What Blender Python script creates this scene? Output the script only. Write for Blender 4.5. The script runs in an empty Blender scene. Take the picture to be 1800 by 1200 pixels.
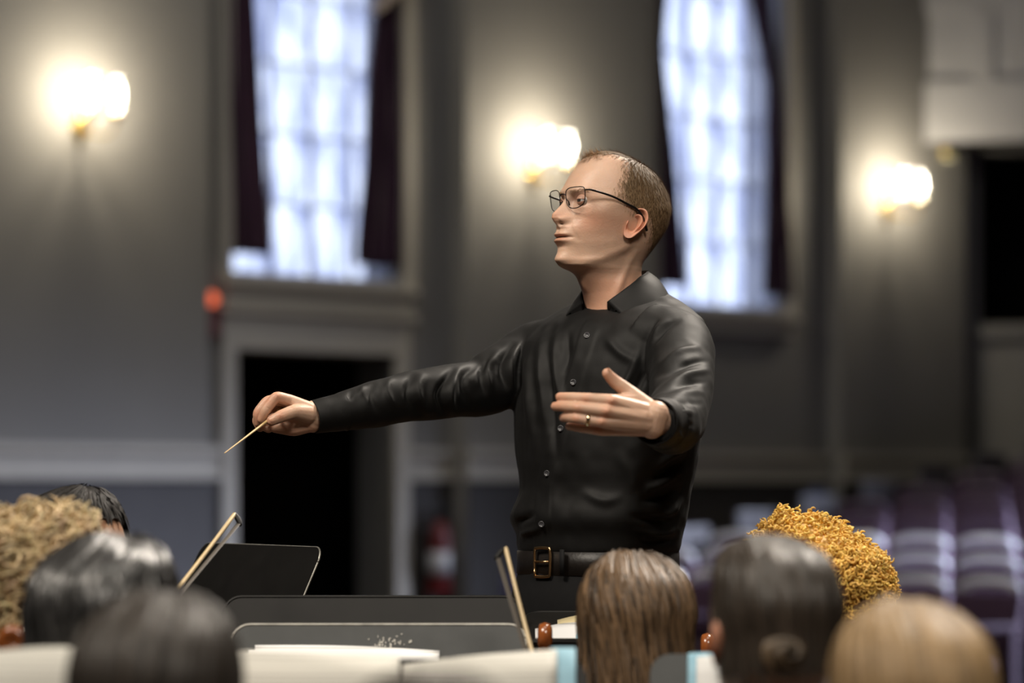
import bpy, math, random
import numpy as np
from mathutils import Vector, Matrix

random.seed(7)
RNG = np.random.default_rng(7)
scene = bpy.context.scene
COL = scene.collection

# ------------------------------------------------------------------ camera
FPX, CAMZ, HORIZON, FOCUS = 5000.0, 1.32, 864.0, 5.22
cam_data = bpy.data.cameras.new('camera')
cam_data.sensor_fit = 'HORIZONTAL'
cam_data.sensor_width = 36.0
cam_data.lens = FPX * 36.0 / 1800.0
cam_data.shift_y = (HORIZON - 600.0) / 1800.0
cam_data.clip_end = 200
cam_data.dof.use_dof = True
cam_data.dof.focus_distance = FOCUS
cam_data.dof.aperture_fstop = 0.100 / 0.047
cam = bpy.data.objects.new('camera', cam_data)
cam.location = (0, 0, CAMZ)
cam.rotation_euler = (math.pi / 2, 0, 0)
COL.objects.link(cam)
scene.camera = cam

# ------------------------------------------------------------------ colour management
scene.view_settings.view_transform = 'Standard'
scene.view_settings.look = 'None'
scene.view_settings.gamma = 1.0
scene.view_settings.use_curve_mapping = False
scene.view_settings.exposure = 0.0

# ------------------------------------------------------------------ world: pale blue overcast daylight outside the hall
world = bpy.data.worlds.new('overcast_sky')
scene.world = world
world.use_nodes = True
wn = world.node_tree
wn.nodes.clear()
w_out = wn.nodes.new('ShaderNodeOutputWorld')
w_bg = wn.nodes.new('ShaderNodeBackground')
w_bg.inputs['Color'].default_value = (0.70, 0.80, 1.0, 1)
w_bg.inputs['Strength'].default_value = 3.5
wn.links.new(w_bg.outputs[0], w_out.inputs['Surface'])


def area_light(name, loc, target, size, power, color, spread=180):
    d = bpy.data.lights.new(name, 'AREA')
    d.shape = 'RECTANGLE'
    d.size, d.size_y = size
    d.energy = power
    d.color = color
    d.spread = math.radians(spread)
    o = bpy.data.objects.new(name, d)
    o.location = loc
    o.rotation_euler = (Vector(target) - Vector(loc)).to_track_quat('-Z', 'Y').to_euler()
    COL.objects.link(o)
    return o


# stage lamps hung high over the orchestra, added fill lamps from the front and over the hall, daylight from the far-side windows
area_light('stage_lamp_key', (-3.2, 2.6, 6.2), (0.0, 5.4, 1.6), (2.0, 1.6), 52, (1.0, 0.90, 0.77), 70)
area_light('stage_lamp_top', (0.3, 3.9, 6.8), (0.1, 4.2, 1.0), (3.6, 2.0), 42, (1.0, 0.92, 0.80), 120)
area_light('stage_lamp_back', (2.6, 8.2, 6.2), (0.3, 5.2, 1.7), (1.2, 1.0), 60, (1.0, 0.90, 0.78), 60)
area_light('fill_lamp_front', (1.2, -1.0, 6.0), (0.1, 5.2, 1.7), (2.0, 1.2), 31, (1.0, 0.91, 0.79), 60)  # added fill on the conductor from behind the camera
area_light('hall_fill_lamp', (-1.0, 14.0, 7.6), (0.5, 19.0, 2.0), (6.0, 3.0), 112, (1.0, 0.97, 0.92), 150)  # added fill that lifts the brightness of the side wall
area_light('far_window_daylight', (10.5, 19.0, 4.5), (3.1, 17.7, 0.8), (2.0, 2.0), 260, (0.70, 0.77, 1.0), 34)


# ------------------------------------------------------------------ helpers
def P(px, py, D):
    """point at photo pixel (px, py), D metres from the camera plane"""
    return np.array([(px - 900.0) * D / FPX, D, CAMZ + (HORIZON - py) * D / FPX])


def tag(o, label=None, cat=None, group=None, kind=None):
    if label: o['label'] = label
    if cat: o['category'] = cat
    if group: o['group'] = group
    if kind: o['kind'] = kind
    return o


def empty(name, loc=(0, 0, 0), rz=0.0):
    o = bpy.data.objects.new(name, None)
    o.location = loc
    o.rotation_euler = (0, 0, rz)
    o.empty_display_size = 0.1
    COL.objects.link(o)
    return o


def mesh_data(name, V, F, smooth=True, cols=None, mats=None, fmat=None):
    me = bpy.data.meshes.new(name)
    me.from_pydata(np.asarray(V, dtype=float).tolist(), [], F if isinstance(F, list) else [tuple(map(int, f)) for f in F])
    if smooth:
        me.polygons.foreach_set('use_smooth', np.ones(len(me.polygons), dtype=bool))
    if cols is not None:
        a = me.color_attributes.new('tint', 'FLOAT_COLOR', 'POINT')
        c = np.ones((len(V), 4), dtype=np.float32)
        c[:, :3] = cols
        a.data.foreach_set('color', c.ravel())
    for m in (mats or []):
        me.materials.append(m)
    if fmat is not None:
        me.polygons.foreach_set('material_index', np.asarray(fmat, dtype=np.int32))
    me.update()
    return me


def link(name, me, parent=None, mat=None):
    o = bpy.data.objects.new(name, me)
    COL.objects.link(o)
    if parent is not None:
        o.parent = parent
    if mat is not None and not me.materials:
        me.materials.append(mat)
    return o


class MB:
    """collects shapes for one mesh"""
    def __init__(self, M=None):
        self.V, self.F, self.C, self.n = [], [], [], 0
        self.M = M

    def add(self, V, F, col=(1, 1, 1)):
        V = np.asarray(V, dtype=float)
        if self.M is not None:
            m = np.array(self.M)
            V = V @ m[:3, :3].T + m[:3, 3]
        self.V.append(V)
        self.F.extend([tuple(i + self.n for i in f) for f in F])
        c = np.asarray(col, dtype=float)
        self.C.append(np.broadcast_to(c, (len(V), 3)))
        self.n += len(V)
        return self

    def box(self, lo, hi, bevel=0.0, col=(1, 1, 1)):
        (x0, y0, z0), (x1, y1, z1) = lo, hi
        if bevel <= 0:
            V = [(x0, y0, z0), (x1, y0, z0), (x1, y1, z0), (x0, y1, z0), (x0, y0, z1), (x1, y0, z1), (x1, y1, z1), (x0, y1, z1)]
            F = [(0, 3, 2, 1), (4, 5, 6, 7), (0, 1, 5, 4), (1, 2, 6, 5), (2, 3, 7, 6), (3, 0, 4, 7)]
            return self.add(V, F, col)
        b = bevel
        import bmesh
        bm = bmesh.new()
        bmesh.ops.create_cube(bm, size=1.0)
        for v in bm.verts:
            v.co = Vector(((x0 + x1) / 2 + v.co.x * (x1 - x0), (y0 + y1) / 2 + v.co.y * (y1 - y0), (z0 + z1) / 2 + v.co.z * (z1 - z0)))
        bmesh.ops.bevel(bm, geom=list(bm.edges), offset=b, segments=2, profile=0.6, affect='EDGES')
        bm.verts.index_update()
        V = [tuple(v.co) for v in bm.verts]
        F = [tuple(v.index for v in f.verts) for f in bm.faces]
        bm.free()
        return self.add(V, F, col)

    def grid_tube(self, rings, close_u=True, caps=True, col=(1, 1, 1)):
        """rings: array (m, n, 3)"""
        R = np.asarray(rings, dtype=float)
        m, n = R.shape[:2]
        F = []
        for i in range(m - 1):
            for j in range(n if close_u else n - 1):
                k = (j + 1) % n
                F.append((i * n + j, i * n + k, (i + 1) * n + k, (i + 1) * n + j))
        if caps and close_u:
            F.append(tuple(reversed(range(n))))
            F.append(tuple((m - 1) * n + j for j in range(n)))
        return self.add(R.reshape(-1, 3), F, col)

    def tube(self, path, radii, n=10, round_ends=False, flat=1.0, up=None, col=(1, 1, 1)):
        path = np.asarray(path, dtype=float)
        radii = np.broadcast_to(np.asarray(radii, dtype=float), (len(path),)).copy()
        T = np.gradient(path, axis=0)
        T /= np.linalg.norm(T, axis=1)[:, None] + 1e-12
        if round_ends:
            p0, p1, r0, r1 = path[0], path[-1], radii[0], radii[-1]
            a = np.linspace(0.12, 1.0, 5) * math.pi / 2
            pre = [p0 - T[0] * r0 * math.cos(x) for x in a[:-1]]
            prr = [r0 * math.sin(x) for x in a[:-1]]
            post = [p1 + T[-1] * r1 * math.cos(x) for x in a[:-1][::-1]]
            por = [r1 * math.sin(x) for x in a[:-1][::-1]]
            path = np.vstack([pre, path, post])
            radii = np.concatenate([prr, radii, por])
            T = np.vstack([np.repeat(T[:1], len(pre), 0), T, np.repeat(T[-1:], len(post), 0)])
        ref = np.array(up if up is not None else (0.0, 0.0, 1.0))
        if up is None and abs(T[0] @ ref) > 0.9:
            ref = np.array((1.0, 0.0, 0.0))
        rings = []
        A = ref - T[0] * (ref @ T[0]); A /= np.linalg.norm(A)
        th = np.linspace(0, 2 * math.pi, n, endpoint=False)
        for p, r, t in zip(path, radii, T):
            A = A - t * (A @ t); A /= np.linalg.norm(A) + 1e-12
            B = np.cross(t, A)
            rings.append(p + r * (np.cos(th)[:, None] * A * flat + np.sin(th)[:, None] * B))
        return self.grid_tube(rings, col=col)

    def lathe(self, profile, center, n=20, axis=(0, 0, 1), col=(1, 1, 1)):
        """profile: (radius, height) pairs along axis"""
        ax = np.array(axis, dtype=float); ax /= np.linalg.norm(ax)
        ref = np.array((1.0, 0, 0)) if abs(ax[0]) < 0.9 else np.array((0, 1.0, 0))
        A = np.cross(ax, ref); A /= np.linalg.norm(A); B = np.cross(ax, A)
        th = np.linspace(0, 2 * math.pi, n, endpoint=False)
        c = np.array(center, dtype=float)
        rings = [c + ax * h + max(r, 1e-5) * (np.cos(th)[:, None] * A + np.sin(th)[:, None] * B) for r, h in profile]
        return self.grid_tube(rings, col=col)

    def loft(self, secs, n=48, col=(1, 1, 1)):
        """secs: (center, axisA vec, axisB vec, exponent)"""
        th = np.linspace(0, 2 * math.pi, n, endpoint=False)
        c, s = np.cos(th), np.sin(th)
        rings = []
        for ce, A, B, e in secs:
            k = (np.abs(c) ** e + np.abs(s) ** e) ** (-1.0 / e)
            rings.append(np.array(ce) + (k * c)[:, None] * np.array(A) + (k * s)[:, None] * np.array(B))
        return self.grid_tube(rings, col=col)

    def arrays(self):
        return np.vstack(self.V), self.F, np.vstack(self.C)

    def data(self, name, mat=None, smooth=True, tint=False):
        V, F, C = self.arrays()
        return mesh_data(name, V, F, smooth, C if tint else None, [mat] if mat else None)

    def build(self, name, mat=None, parent=None, smooth=True, tint=False, autosmooth=None):
        me = self.data(name, mat, smooth, tint)
        o = link(name, me, parent)
        if autosmooth:
            me.set_sharp_from_angle(angle=math.radians(autosmooth))
        return o


def pchip(x, y, q):
    x = np.asarray(x, float); y = np.asarray(y, float); q = np.asarray(q, float)
    h = np.diff(x); d = np.diff(y) / h
    m = np.zeros_like(y)
    for i in range(1, len(x) - 1):
        if d[i - 1] * d[i] > 0:
            w1 = 2 * h[i] + h[i - 1]; w2 = h[i] + 2 * h[i - 1]
            m[i] = (w1 + w2) / (w1 / d[i - 1] + w2 / d[i])
    m[0], m[-1] = d[0], d[-1]
    k = np.clip(np.searchsorted(x, q) - 1, 0, len(x) - 2)
    t = np.clip((q - x[k]) / h[k], 0, 1)
    h00 = 2 * t**3 - 3 * t**2 + 1; h10 = t**3 - 2 * t**2 + t; h01 = -2 * t**3 + 3 * t**2; h11 = t**3 - t**2
    return h00 * y[k] + h10 * h[k] * m[k] + h01 * y[k + 1] + h11 * h[k] * m[k + 1]


def catmull(pts, per=8, closed=False):
    p = np.asarray(pts, float)
    if closed:
        p = np.vstack([p[-1], p, p[0], p[1]])
    else:
        p = np.vstack([2 * p[0] - p[1], p, 2 * p[-1] - p[-2]])
    out = []
    for i in range(1, len(p) - 2):
        for t in np.linspace(0, 1, per, endpoint=False):
            out.append(0.5 * (2 * p[i] + (p[i + 1] - p[i - 1]) * t + (2 * p[i - 1] - 5 * p[i] + 4 * p[i + 1] - p[i + 2]) * t * t
                              + (3 * p[i] - p[i - 1] - 3 * p[i + 1] + p[i + 2]) * t**3))
    if not closed:
        out.append(p[-2])
    return np.array(out)


def remesh(mb, voxel, smooth_iter=6, factor=0.5):
    """union of closed shapes as one smooth surface; returns vertices, faces, normals"""
    V, F, C = mb.arrays()
    me = mesh_data('work', V, F)
    o = bpy.data.objects.new('work', me)
    COL.objects.link(o)
    m = o.modifiers.new('r', 'REMESH'); m.mode = 'VOXEL'; m.voxel_size = voxel; m.adaptivity = 0
    if smooth_iter:
        s = o.modifiers.new('s', 'SMOOTH'); s.factor = factor; s.iterations = smooth_iter
    dg = bpy.context.evaluated_depsgraph_get()
    ev = o.evaluated_get(dg)
    em = ev.to_mesh()
    nv = len(em.vertices)
    co = np.empty(nv * 3); em.vertices.foreach_get('co', co)
    no = np.empty(nv * 3); em.vertices.foreach_get('normal', no)
    faces = [tuple(p.vertices) for p in em.polygons]
    ev.to_mesh_clear()
    bpy.data.objects.remove(o); bpy.data.meshes.remove(me)
    return co.reshape(-1, 3), faces, no.reshape(-1, 3)


def to_px(V):
    V = np.asarray(V)
    return np.stack([900 + V[:, 0] / V[:, 1] * FPX, HORIZON - (V[:, 2] - CAMZ) / V[:, 1] * FPX], 1)


def seg_dist(p, poly):
    """distance of points p (n,2) to a polyline, and fraction along it"""
    best = np.full(len(p), 1e9); frac = np.zeros(len(p))
    poly = np.asarray(poly, float)
    L = len(poly) - 1
    for i in range(L):
        a, b = poly[i], poly[i + 1]
        ab = b - a
        t = np.clip(((p - a) @ ab) / (ab @ ab), 0, 1)
        d = np.linalg.norm(p - (a + t[:, None] * ab), axis=1)
        k = d < best
        best[k] = d[k]; frac[k] = (i + t[k]) / L
    return best, frac


def vnoise(p, scale, seed=0):
    """smooth value noise on points (n,3)"""
    q = np.asarray(p) * scale
    i = np.floor(q).astype(np.int64); f = q - i
    f = f * f * (3 - 2 * f)
    def hsh(a):
        h = (a[:, 0] * 374761393 + a[:, 1] * 668265263 + a[:, 2] * 2147483647 + seed * 974711) & 0xffffffff
        h = ((h ^ (h >> 13)) * 1274126177) & 0xffffffff
        return ((h ^ (h >> 16)) & 0xffff) / 32767.5 - 1.0
    r = 0
    for dx in (0, 1):
        for dy in (0, 1):
            for dz in (0, 1):
                w = (f[:, 0] if dx else 1 - f[:, 0]) * (f[:, 1] if dy else 1 - f[:, 1]) * (f[:, 2] if dz else 1 - f[:, 2])
                r = r + w * hsh(i + np.array([dx, dy, dz]))
    return r


# ------------------------------------------------------------------ materials
def mat(name, color, rough=0.5, metal=0.0, var=0.0, vscale=6.0, bump=0.0, bscale=60.0, tint=False, sheen=0.0, stretch=(1, 1, 1),
        sss=0.0, sss_r=(1.0, 0.4, 0.2), emit=None, estr=0.0, spec=0.5, coat=0.0, aniso=0.0):
    m = bpy.data.materials.new(name)
    m.use_nodes = True
    nt = m.node_tree
    b = nt.nodes['Principled BSDF']
    b.inputs['Roughness'].default_value = rough
    b.inputs['Metallic'].default_value = metal
    b.inputs['Specular IOR Level'].default_value = spec
    b.inputs['Coat Weight'].default_value = coat
    b.inputs['Anisotropic'].default_value = aniso
    if sheen:
        b.inputs['Sheen Weight'].default_value = sheen
        b.inputs['Sheen Roughness'].default_value = 0.4
    if sss:
        b.inputs['Subsurface Weight'].default_value = sss
        b.inputs['Subsurface Radius'].default_value = sss_r
        b.inputs['Subsurface Scale'].default_value = 0.006
    if emit:
        b.inputs['Emission Color'].default_value = (*emit, 1)
        b.inputs['Emission Strength'].default_value = estr
    src = None
    if tint:
        a = nt.nodes.new('ShaderNodeVertexColor'); a.layer_name = 'tint'
        mx = nt.nodes.new('ShaderNodeMix'); mx.data_type = 'RGBA'; mx.blend_type = 'MULTIPLY'
        mx.inputs[0].default_value = 1.0
        mx.inputs[6].default_value = (*color, 1)
        nt.links.new(a.outputs['Color'], mx.inputs[7])
        src = mx.outputs[2]
    if var or bump:
        tc = nt.nodes.new('ShaderNodeTexCoord')
        mp = nt.nodes.new('ShaderNodeMapping'); mp.inputs['Scale'].default_value = stretch
        nt.links.new(tc.outputs['Object'], mp.inputs['Vector'])
    if var:
        nz = nt.nodes.new('ShaderNodeTexNoise'); nz.inputs['Scale'].default_value = vscale; nz.inputs['Detail'].default_value = 4
        nt.links.new(mp.outputs[0], nz.inputs['Vector'])
        rp = nt.nodes.new('ShaderNodeMapRange')
        rp.inputs['From Min'].default_value = 0.25; rp.inputs['From Max'].default_value = 0.75
        rp.inputs['To Min'].default_value = 1 - var; rp.inputs['To Max'].default_value = 1 + var
        nt.links.new(nz.outputs[0], rp.inputs['Value'])
        mv = nt.nodes.new('ShaderNodeMix'); mv.data_type = 'RGBA'; mv.blend_type = 'MULTIPLY'; mv.inputs[0].default_value = 1.0
        if src is not None:
            nt.links.new(src, mv.inputs[6])
        else:
            mv.inputs[6].default_value = (*color, 1)
        nt.links.new(rp.outputs[0], mv.inputs[7])
        src = mv.outputs[2]
    if src is not None:
        nt.links.new(src, b.inputs['Base Color'])
    else:
        b.inputs['Base Color'].default_value = (*color, 1)
    if bump:
        nb = nt.nodes.new('ShaderNodeTexNoise'); nb.inputs['Scale'].default_value = bscale; nb.inputs['Detail'].default_value = 3
        nt.links.new(mp.outputs[0], nb.inputs['Vector'])
        bp = nt.nodes.new('ShaderNodeBump'); bp.inputs['Strength'].default_value = bump; bp.inputs['Distance'].default_value = 0.004
        nt.links.new(nb.outputs[0], bp.inputs['Height'])
        nt.links.new(bp.outputs[0], b.inputs['Normal'])
    return m


MAT = dict(
    wall=mat('grey_painted_plaster', (0.215, 0.21, 0.20), 0.75, var=0.06, vscale=1.2, bump=0.1, bscale=30),
    bay=mat('grey_painted_bay', (0.20, 0.197, 0.192), 0.75, var=0.06, vscale=1.2),
    trim=mat('pale_grey_trim_paint', (0.46, 0.435, 0.38), 0.5, var=0.04),
    wains=mat('charcoal_wainscot_paint', (0.050, 0.046, 0.045), 0.65, var=0.08),
    white=mat('white_painted_wood', (0.42, 0.42, 0.43), 0.5, var=0.04),
    black=mat('unlit_void_shade', (0.006, 0.006, 0.006), 0.9, var=0.1),  # near-black colour stands in for the unlit depth behind the openings
    floor=mat('dark_wood_floor', (0.10, 0.06, 0.035), 0.35, var=0.2, vscale=3, stretch=(1, 12, 1)),
    ceiling=mat('ceiling_plaster', (0.42, 0.41, 0.39), 0.8, var=0.03),
    curtain=mat('plum_velvet', (0.030, 0.006, 0.026), 0.8, var=0.25, vscale=5, sheen=0.35),
    brass=mat('polished_brass', (0.72, 0.52, 0.16), 0.22, 1.0, var=0.06),
    muntin=mat('window_bar_paint', (0.50, 0.50, 0.52), 0.5, var=0.05),
    red=mat('red_enamel', (0.13, 0.008, 0.008), 0.45, var=0.05),
    blackm=mat('black_powder_coat', (0.008, 0.0075, 0.007), 0.5, var=0.2, vscale=20, spec=0.22),
)
# ------------------------------------------------------------------ the hall: side wall runs obliquely away behind the conductor
U2 = np.array([0.7527, 0.6583]); N2 = np.array([0.6583, -0.7527])   # along the wall, out of the wall towards the room
W0, WSL = 20.80, 0.8745


def wall_D(px): return W0 / (1 - WSL * (px - 900) / FPX)
def WS(px): return (px - 900) / FPX * wall_D(px) / U2[0]
def WZ(px, py): return CAMZ + (HORIZON - py) * wall_D(px) / FPX


WM = Matrix(((U2[0], N2[0], 0, 0), (U2[1], N2[1], 0, W0), (0, 0, 1, 0), (0, 0, 0, 1)))
HALL_Z, CEIL_Z = -0.15, 8.2


def wbox(mb, s0, s1, n0, n1, z0, z1, bevel=0.0):
    mb.box((s0, n0, z0), (s1, n1, z1), bevel)


def wmb():
    m = MB(); m.M = WM
    return m


# openings (wall coordinates)
w1a, w1b, w1z = WS(402), WS(704), WZ(550, 497)
w2a, w2b, w2z = WS(1158), WS(1378), WZ(1275, 548)
da, db, dz = WS(410), WS(692), WZ(550, 618)
WTOP = 7.2
TH = 0.42
m = wmb()
for a, b in ((-9.5, min(w1a, da)), (max(w1b, db), w2a), (w2b, WS(1700))):
    wbox(m, a, b, -TH, 0, HALL_Z, CEIL_Z)
wbox(m, min(w1a, da), max(w1b, db), -TH, 0, dz, w1z)
wbox(m, min(w1a, da), w1a, -TH, 0, w1z, WTOP) if w1a > da else None
wbox(m, min(w1a, da), max(w1b, db), -TH, 0, WTOP, CEIL_Z)
if da > w1a: wbox(m, w1a, da, -TH, 0, HALL_Z, dz)
if w1b > db: wbox(m, db, w1b, -TH, 0, HALL_Z, dz)
wbox(m, w2a, w2b, -TH, 0, HALL_Z, w2z)
wbox(m, w2a, w2b, -TH, 0, WTOP, CEIL_Z)
tag(m.build('wall_side', MAT['bay'], smooth=False), 'long grey painted side wall of the hall with tall windows', None, kind='structure')

# raised piers between the window bays
PIER = 0.15
for k, (a, b) in enumerate(((-9.5, WS(345)), (WS(800) - 0.02, WS(1122)), (WS(1455), WS(1672)))):
    m = wmb(); wbox(m, a, b, 0.0, PIER, HALL_Z, CEIL_Z)
    tag(m.build('wall_pier', MAT['wall'], smooth=False), 'broad grey wall pier carrying a wall lamp, ' + ('beside the open doorway', 'between the two curtained windows', 'next to the balcony')[k], kind='structure')

# chair rail, wainscot and baseboard run, interrupted by the doorway
runs = [(-9.5, WS(345), PIER), (WS(345), WS(388), 0), (WS(716), WS(800) - 0.02, 0), (WS(800) - 0.02, WS(1122), PIER), (WS(1122), WS(1455), 0), (WS(1455), WS(1672), PIER)]
rz0, rz1 = WZ(100, 842), WZ(100, 781)
tr = tag(empty('trim_1'), kind='structure'); wa = tag(empty('trim_2'), kind='structure'); bb = tag(empty('baseboard_side'), kind='structure')
for a, b, n in runs:
    m = wmb()
    wbox(m, a, b, n, n + 0.025, rz0, rz1); wbox(m, a, b, n + 0.025, n + 0.06, rz1 - 0.05, rz1); wbox(m, a, b, n + 0.025, n + 0.045, rz0, rz0 + 0.035)
    m.build('chair_rail', MAT['trim'], tr, smooth=False)
    m = wmb(); wbox(m, a, b, n, n + 0.015, HALL_Z + 0.16, rz0)
    m.build('wainscot_panel', MAT['wains'], wa, smooth=False)
    m = wmb(); wbox(m, a, b, n, n + 0.03, HALL_Z, HALL_Z + 0.16)
    m.build('baseboard', MAT['wains'], bb, smooth=False)

# doorway: casing, dark vestibule behind
dr = tag(empty('door_1'), 'open doorway with a dark vestibule under the tall window', kind='structure')
for a, b, z0, z1 in ((WS(386), da, HALL_Z, dz + 0.24), (db, WS(714), HALL_Z, dz + 0.24), (da, db, dz, dz + 0.24)):
    m = wmb(); wbox(m, a, b, 0, 0.045, z0, z1); m.build('casing', MAT['trim'], dr, smooth=False)
m = wmb(); wbox(m, WS(380), WS(720), 0, 0.09, dz + 0.24, dz + 0.29); m.build('casing_cap', MAT['trim'], dr, smooth=False)
m = wmb()
wbox(m, da - 0.02, da, -TH, 0.0, HALL_Z, dz); wbox(m, db, db + 0.02, -TH, 0.0, HALL_Z, dz); wbox(m, da, db, -TH, 0.0, dz - 0.001, dz + 0.02)
m.build('jamb', MAT['trim'], dr, smooth=False)
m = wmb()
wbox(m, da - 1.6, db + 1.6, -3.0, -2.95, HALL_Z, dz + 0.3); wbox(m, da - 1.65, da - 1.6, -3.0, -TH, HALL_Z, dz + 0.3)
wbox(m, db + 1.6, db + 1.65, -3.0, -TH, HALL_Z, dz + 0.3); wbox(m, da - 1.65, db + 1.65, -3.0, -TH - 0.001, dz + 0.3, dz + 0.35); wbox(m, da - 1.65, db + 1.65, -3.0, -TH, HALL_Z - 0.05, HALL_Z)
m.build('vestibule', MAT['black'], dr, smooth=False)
# door leaf folded back inside the vestibule
m = wmb(); wbox(m, da + 0.01, da + 0.06, -TH - 1.0, -TH - 0.02, HALL_Z + 0.01, dz - 0.02)
m.build('door_leaf', mat('dark_stained_door', (0.02, 0.014, 0.01), 0.4, var=0.2), dr, smooth=False)


# windows
def pane_material(name, seed):
    m = bpy.data.materials.new(name); m.use_nodes = True
    nt = m.node_tree; nt.nodes.clear()
    out = nt.nodes.new('ShaderNodeOutputMaterial')
    tr_ = nt.nodes.new('ShaderNodeBsdfTransparent'); tl = nt.nodes.new('ShaderNodeBsdfTranslucent'); gl = nt.nodes.new('ShaderNodeBsdfGlossy')
    tl.inputs['Color'].default_value = (0.86, 0.88, 1.0, 1)
    gl.inputs['Roughness'].default_value = 0.2
    tc = nt.nodes.new('ShaderNodeTexCoord'); mp = nt.nodes.new('ShaderNodeMapping')
    mp.inputs['Scale'].default_value = (5.0, 1, 1.4); mp.inputs['Location'].default_value = (seed * 3.1, 0, seed * 1.7)
    nz = nt.nodes.new('ShaderNodeTexNoise'); nz.inputs['Scale'].default_value = 1.6; nz.inputs['Detail'].default_value = 2.5
    rp = nt.nodes.new('ShaderNodeValToRGB')
    rp.color_ramp.elements[0].position = 0.36; rp.color_ramp.elements[0].color = (0.55, 0.57, 0.68, 1)
    rp.color_ramp.elements[1].position = 0.60; rp.color_ramp.elements[1].color = (0.98, 0.98, 1.0, 1)
    nt.links.new(tc.outputs['Object'], mp.inputs[0]); nt.links.new(mp.outputs[0], nz.inputs['Vector'])
    nt.links.new(nz.outputs[0], rp.inputs[0]); nt.links.new(rp.outputs[0], tr_.inputs['Color'])
    a = nt.nodes.new('ShaderNodeMixShader'); a.inputs[0].default_value = 0.35
    nt.links.new(tr_.outputs[0], a.inputs[1]); nt.links.new(tl.outputs[0], a.inputs[2])
    b = nt.nodes.new('ShaderNodeMixShader'); b.inputs[0].default_value = 0.04
    nt.links.new(a.outputs[0], b.inputs[1]); nt.links.new(gl.outputs[0], b.inputs[2])
    nt.links.new(b.outputs[0], out.inputs['Surface'])
    return m


PANE = [pane_material('mottled_window_glass', i) for i in range(5)]


def window(name, a, b, z0, label, cols=4, rowh=0.475):
    root = tag(empty(name), label, kind='structure')
    n0 = -0.07
    m = wmb()
    for x in (a, b - 0.05): wbox(m, x, x + 0.05, n0 - 0.04, n0 + 0.05, z0, WTOP)
    wbox(m, a + 0.05, b - 0.05, n0 - 0.04, n0 + 0.05, z0, z0 + 0.05); wbox(m, a + 0.05, b - 0.05, n0 - 0.04, n0 + 0.05, WTOP - 0.06, WTOP)
    m.build('window_frame', MAT['muntin'], root, smooth=False)
    m = wmb(); wbox(m, a - 0.10, b + 0.10, -0.02, 0.10, z0 - 0.05, z0, 0.008); m.build('window_sill', MAT['trim'], root, smooth=False)
    m = wmb(); wbox(m, a - 0.06, b + 0.06, 0.0, 0.05, z0 - 0.17, z0 - 0.05, 0.006); m.build('apron', MAT['trim'], root, smooth=False)
    for x0, x1 in ((a - 0.10, a), (b, b + 0.10)):
        m = wmb(); wbox(m, x0, x1, 0, 0.05, z0, WTOP); m.build('window_casing', MAT['trim'], root, smooth=False)
    ia, ib, iz = a + 0.05, b - 0.05, z0 + 0.05
    cw = (ib - ia) / cols
    rows = int((WTOP - 0.06 - iz) / rowh)
    rh = (WTOP - 0.06 - iz) / rows
    for c in range(1, cols):
        m = wmb(); wbox(m, ia + c * cw - 0.008, ia + c * cw + 0.008, n0 - 0.02, n0 + 0.02, iz, WTOP - 0.06); m.build('glazing_bar', MAT['muntin'], root, smooth=False)
    for r in range(1, rows):
        m = wmb(); wbox(m, ia, ib, n0 - 0.018, n0 + 0.018, iz + r * rh - 0.007, iz + r * rh + 0.007); m.build('glazing_bar', MAT['muntin'], root, smooth=False)
    for r in range(rows):
        for c in range(cols):
            me = MB().box((-cw / 2, -0.003, -rh / 2), (cw / 2, 0.003, rh / 2)).data('pane', PANE[int(RNG.integers(5))], smooth=False)
            o = link('pane', me, root)
            o.matrix_world = WM @ Matrix.Translation((ia + (c + 0.5) * cw, n0, iz + (r + 0.5) * rh))
    return root


window('window_1', w1a, w1b, w1z, 'tall bright window above the doorway between plum curtains')
window('window_2', w2a, w2b, w2z, 'tall bright window behind the conductor between plum curtains')


# the window streaks come from noise in the pane colour alone
# curtains
def curtain(px_in, px_out, ytop_bottom, label, ph, pxw):
    """px_in: list of (y, px) of the inner edge; px_out: list of (y, px) of the outer edge"""
    ys = np.linspace(-560, ytop_bottom, 60)
    n = 72
    yi, xi = zip(*px_in); yo, xo = zip(*px_out)
    rings_f, rings_b = [], []
    for y in ys:
        a = np.interp(y, yi, xi); b = np.interp(y, yo, xo)
        t = np.linspace(0, 1, n)
        px = a + (b - a) * t
        s = np.array([WS(p) for p in px])
        nn = 0.035 + 0.030 * np.sin(t * 2 * math.pi * 4.5 + ph) + 0.010 * np.sin(t * 2 * math.pi * 10.3 + 2 * ph + 0.01 * y)
        z = np.full(n, CAMZ + (HORIZON - y) * wall_D(pxw) / FPX)
        rings_f.append(np.stack([s, nn, z], 1)); rings_b.append(np.stack([s, nn - 0.012, z], 1))
    m = wmb()
    f = np.array(rings_f); bk = np.array(rings_b)[:, ::-1]
    m.grid_tube(np.concatenate([f, bk], 1))
    return m


def curtain_thing(px_in, px_out, yb, label, ph, pxw, tie=None):
    root = tag(empty('curtain'), label, 'curtain', 'plum curtains')
    curtain(px_in, px_out, yb, label, ph, pxw).build('drape', MAT['curtain'], root)
    return root


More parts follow.
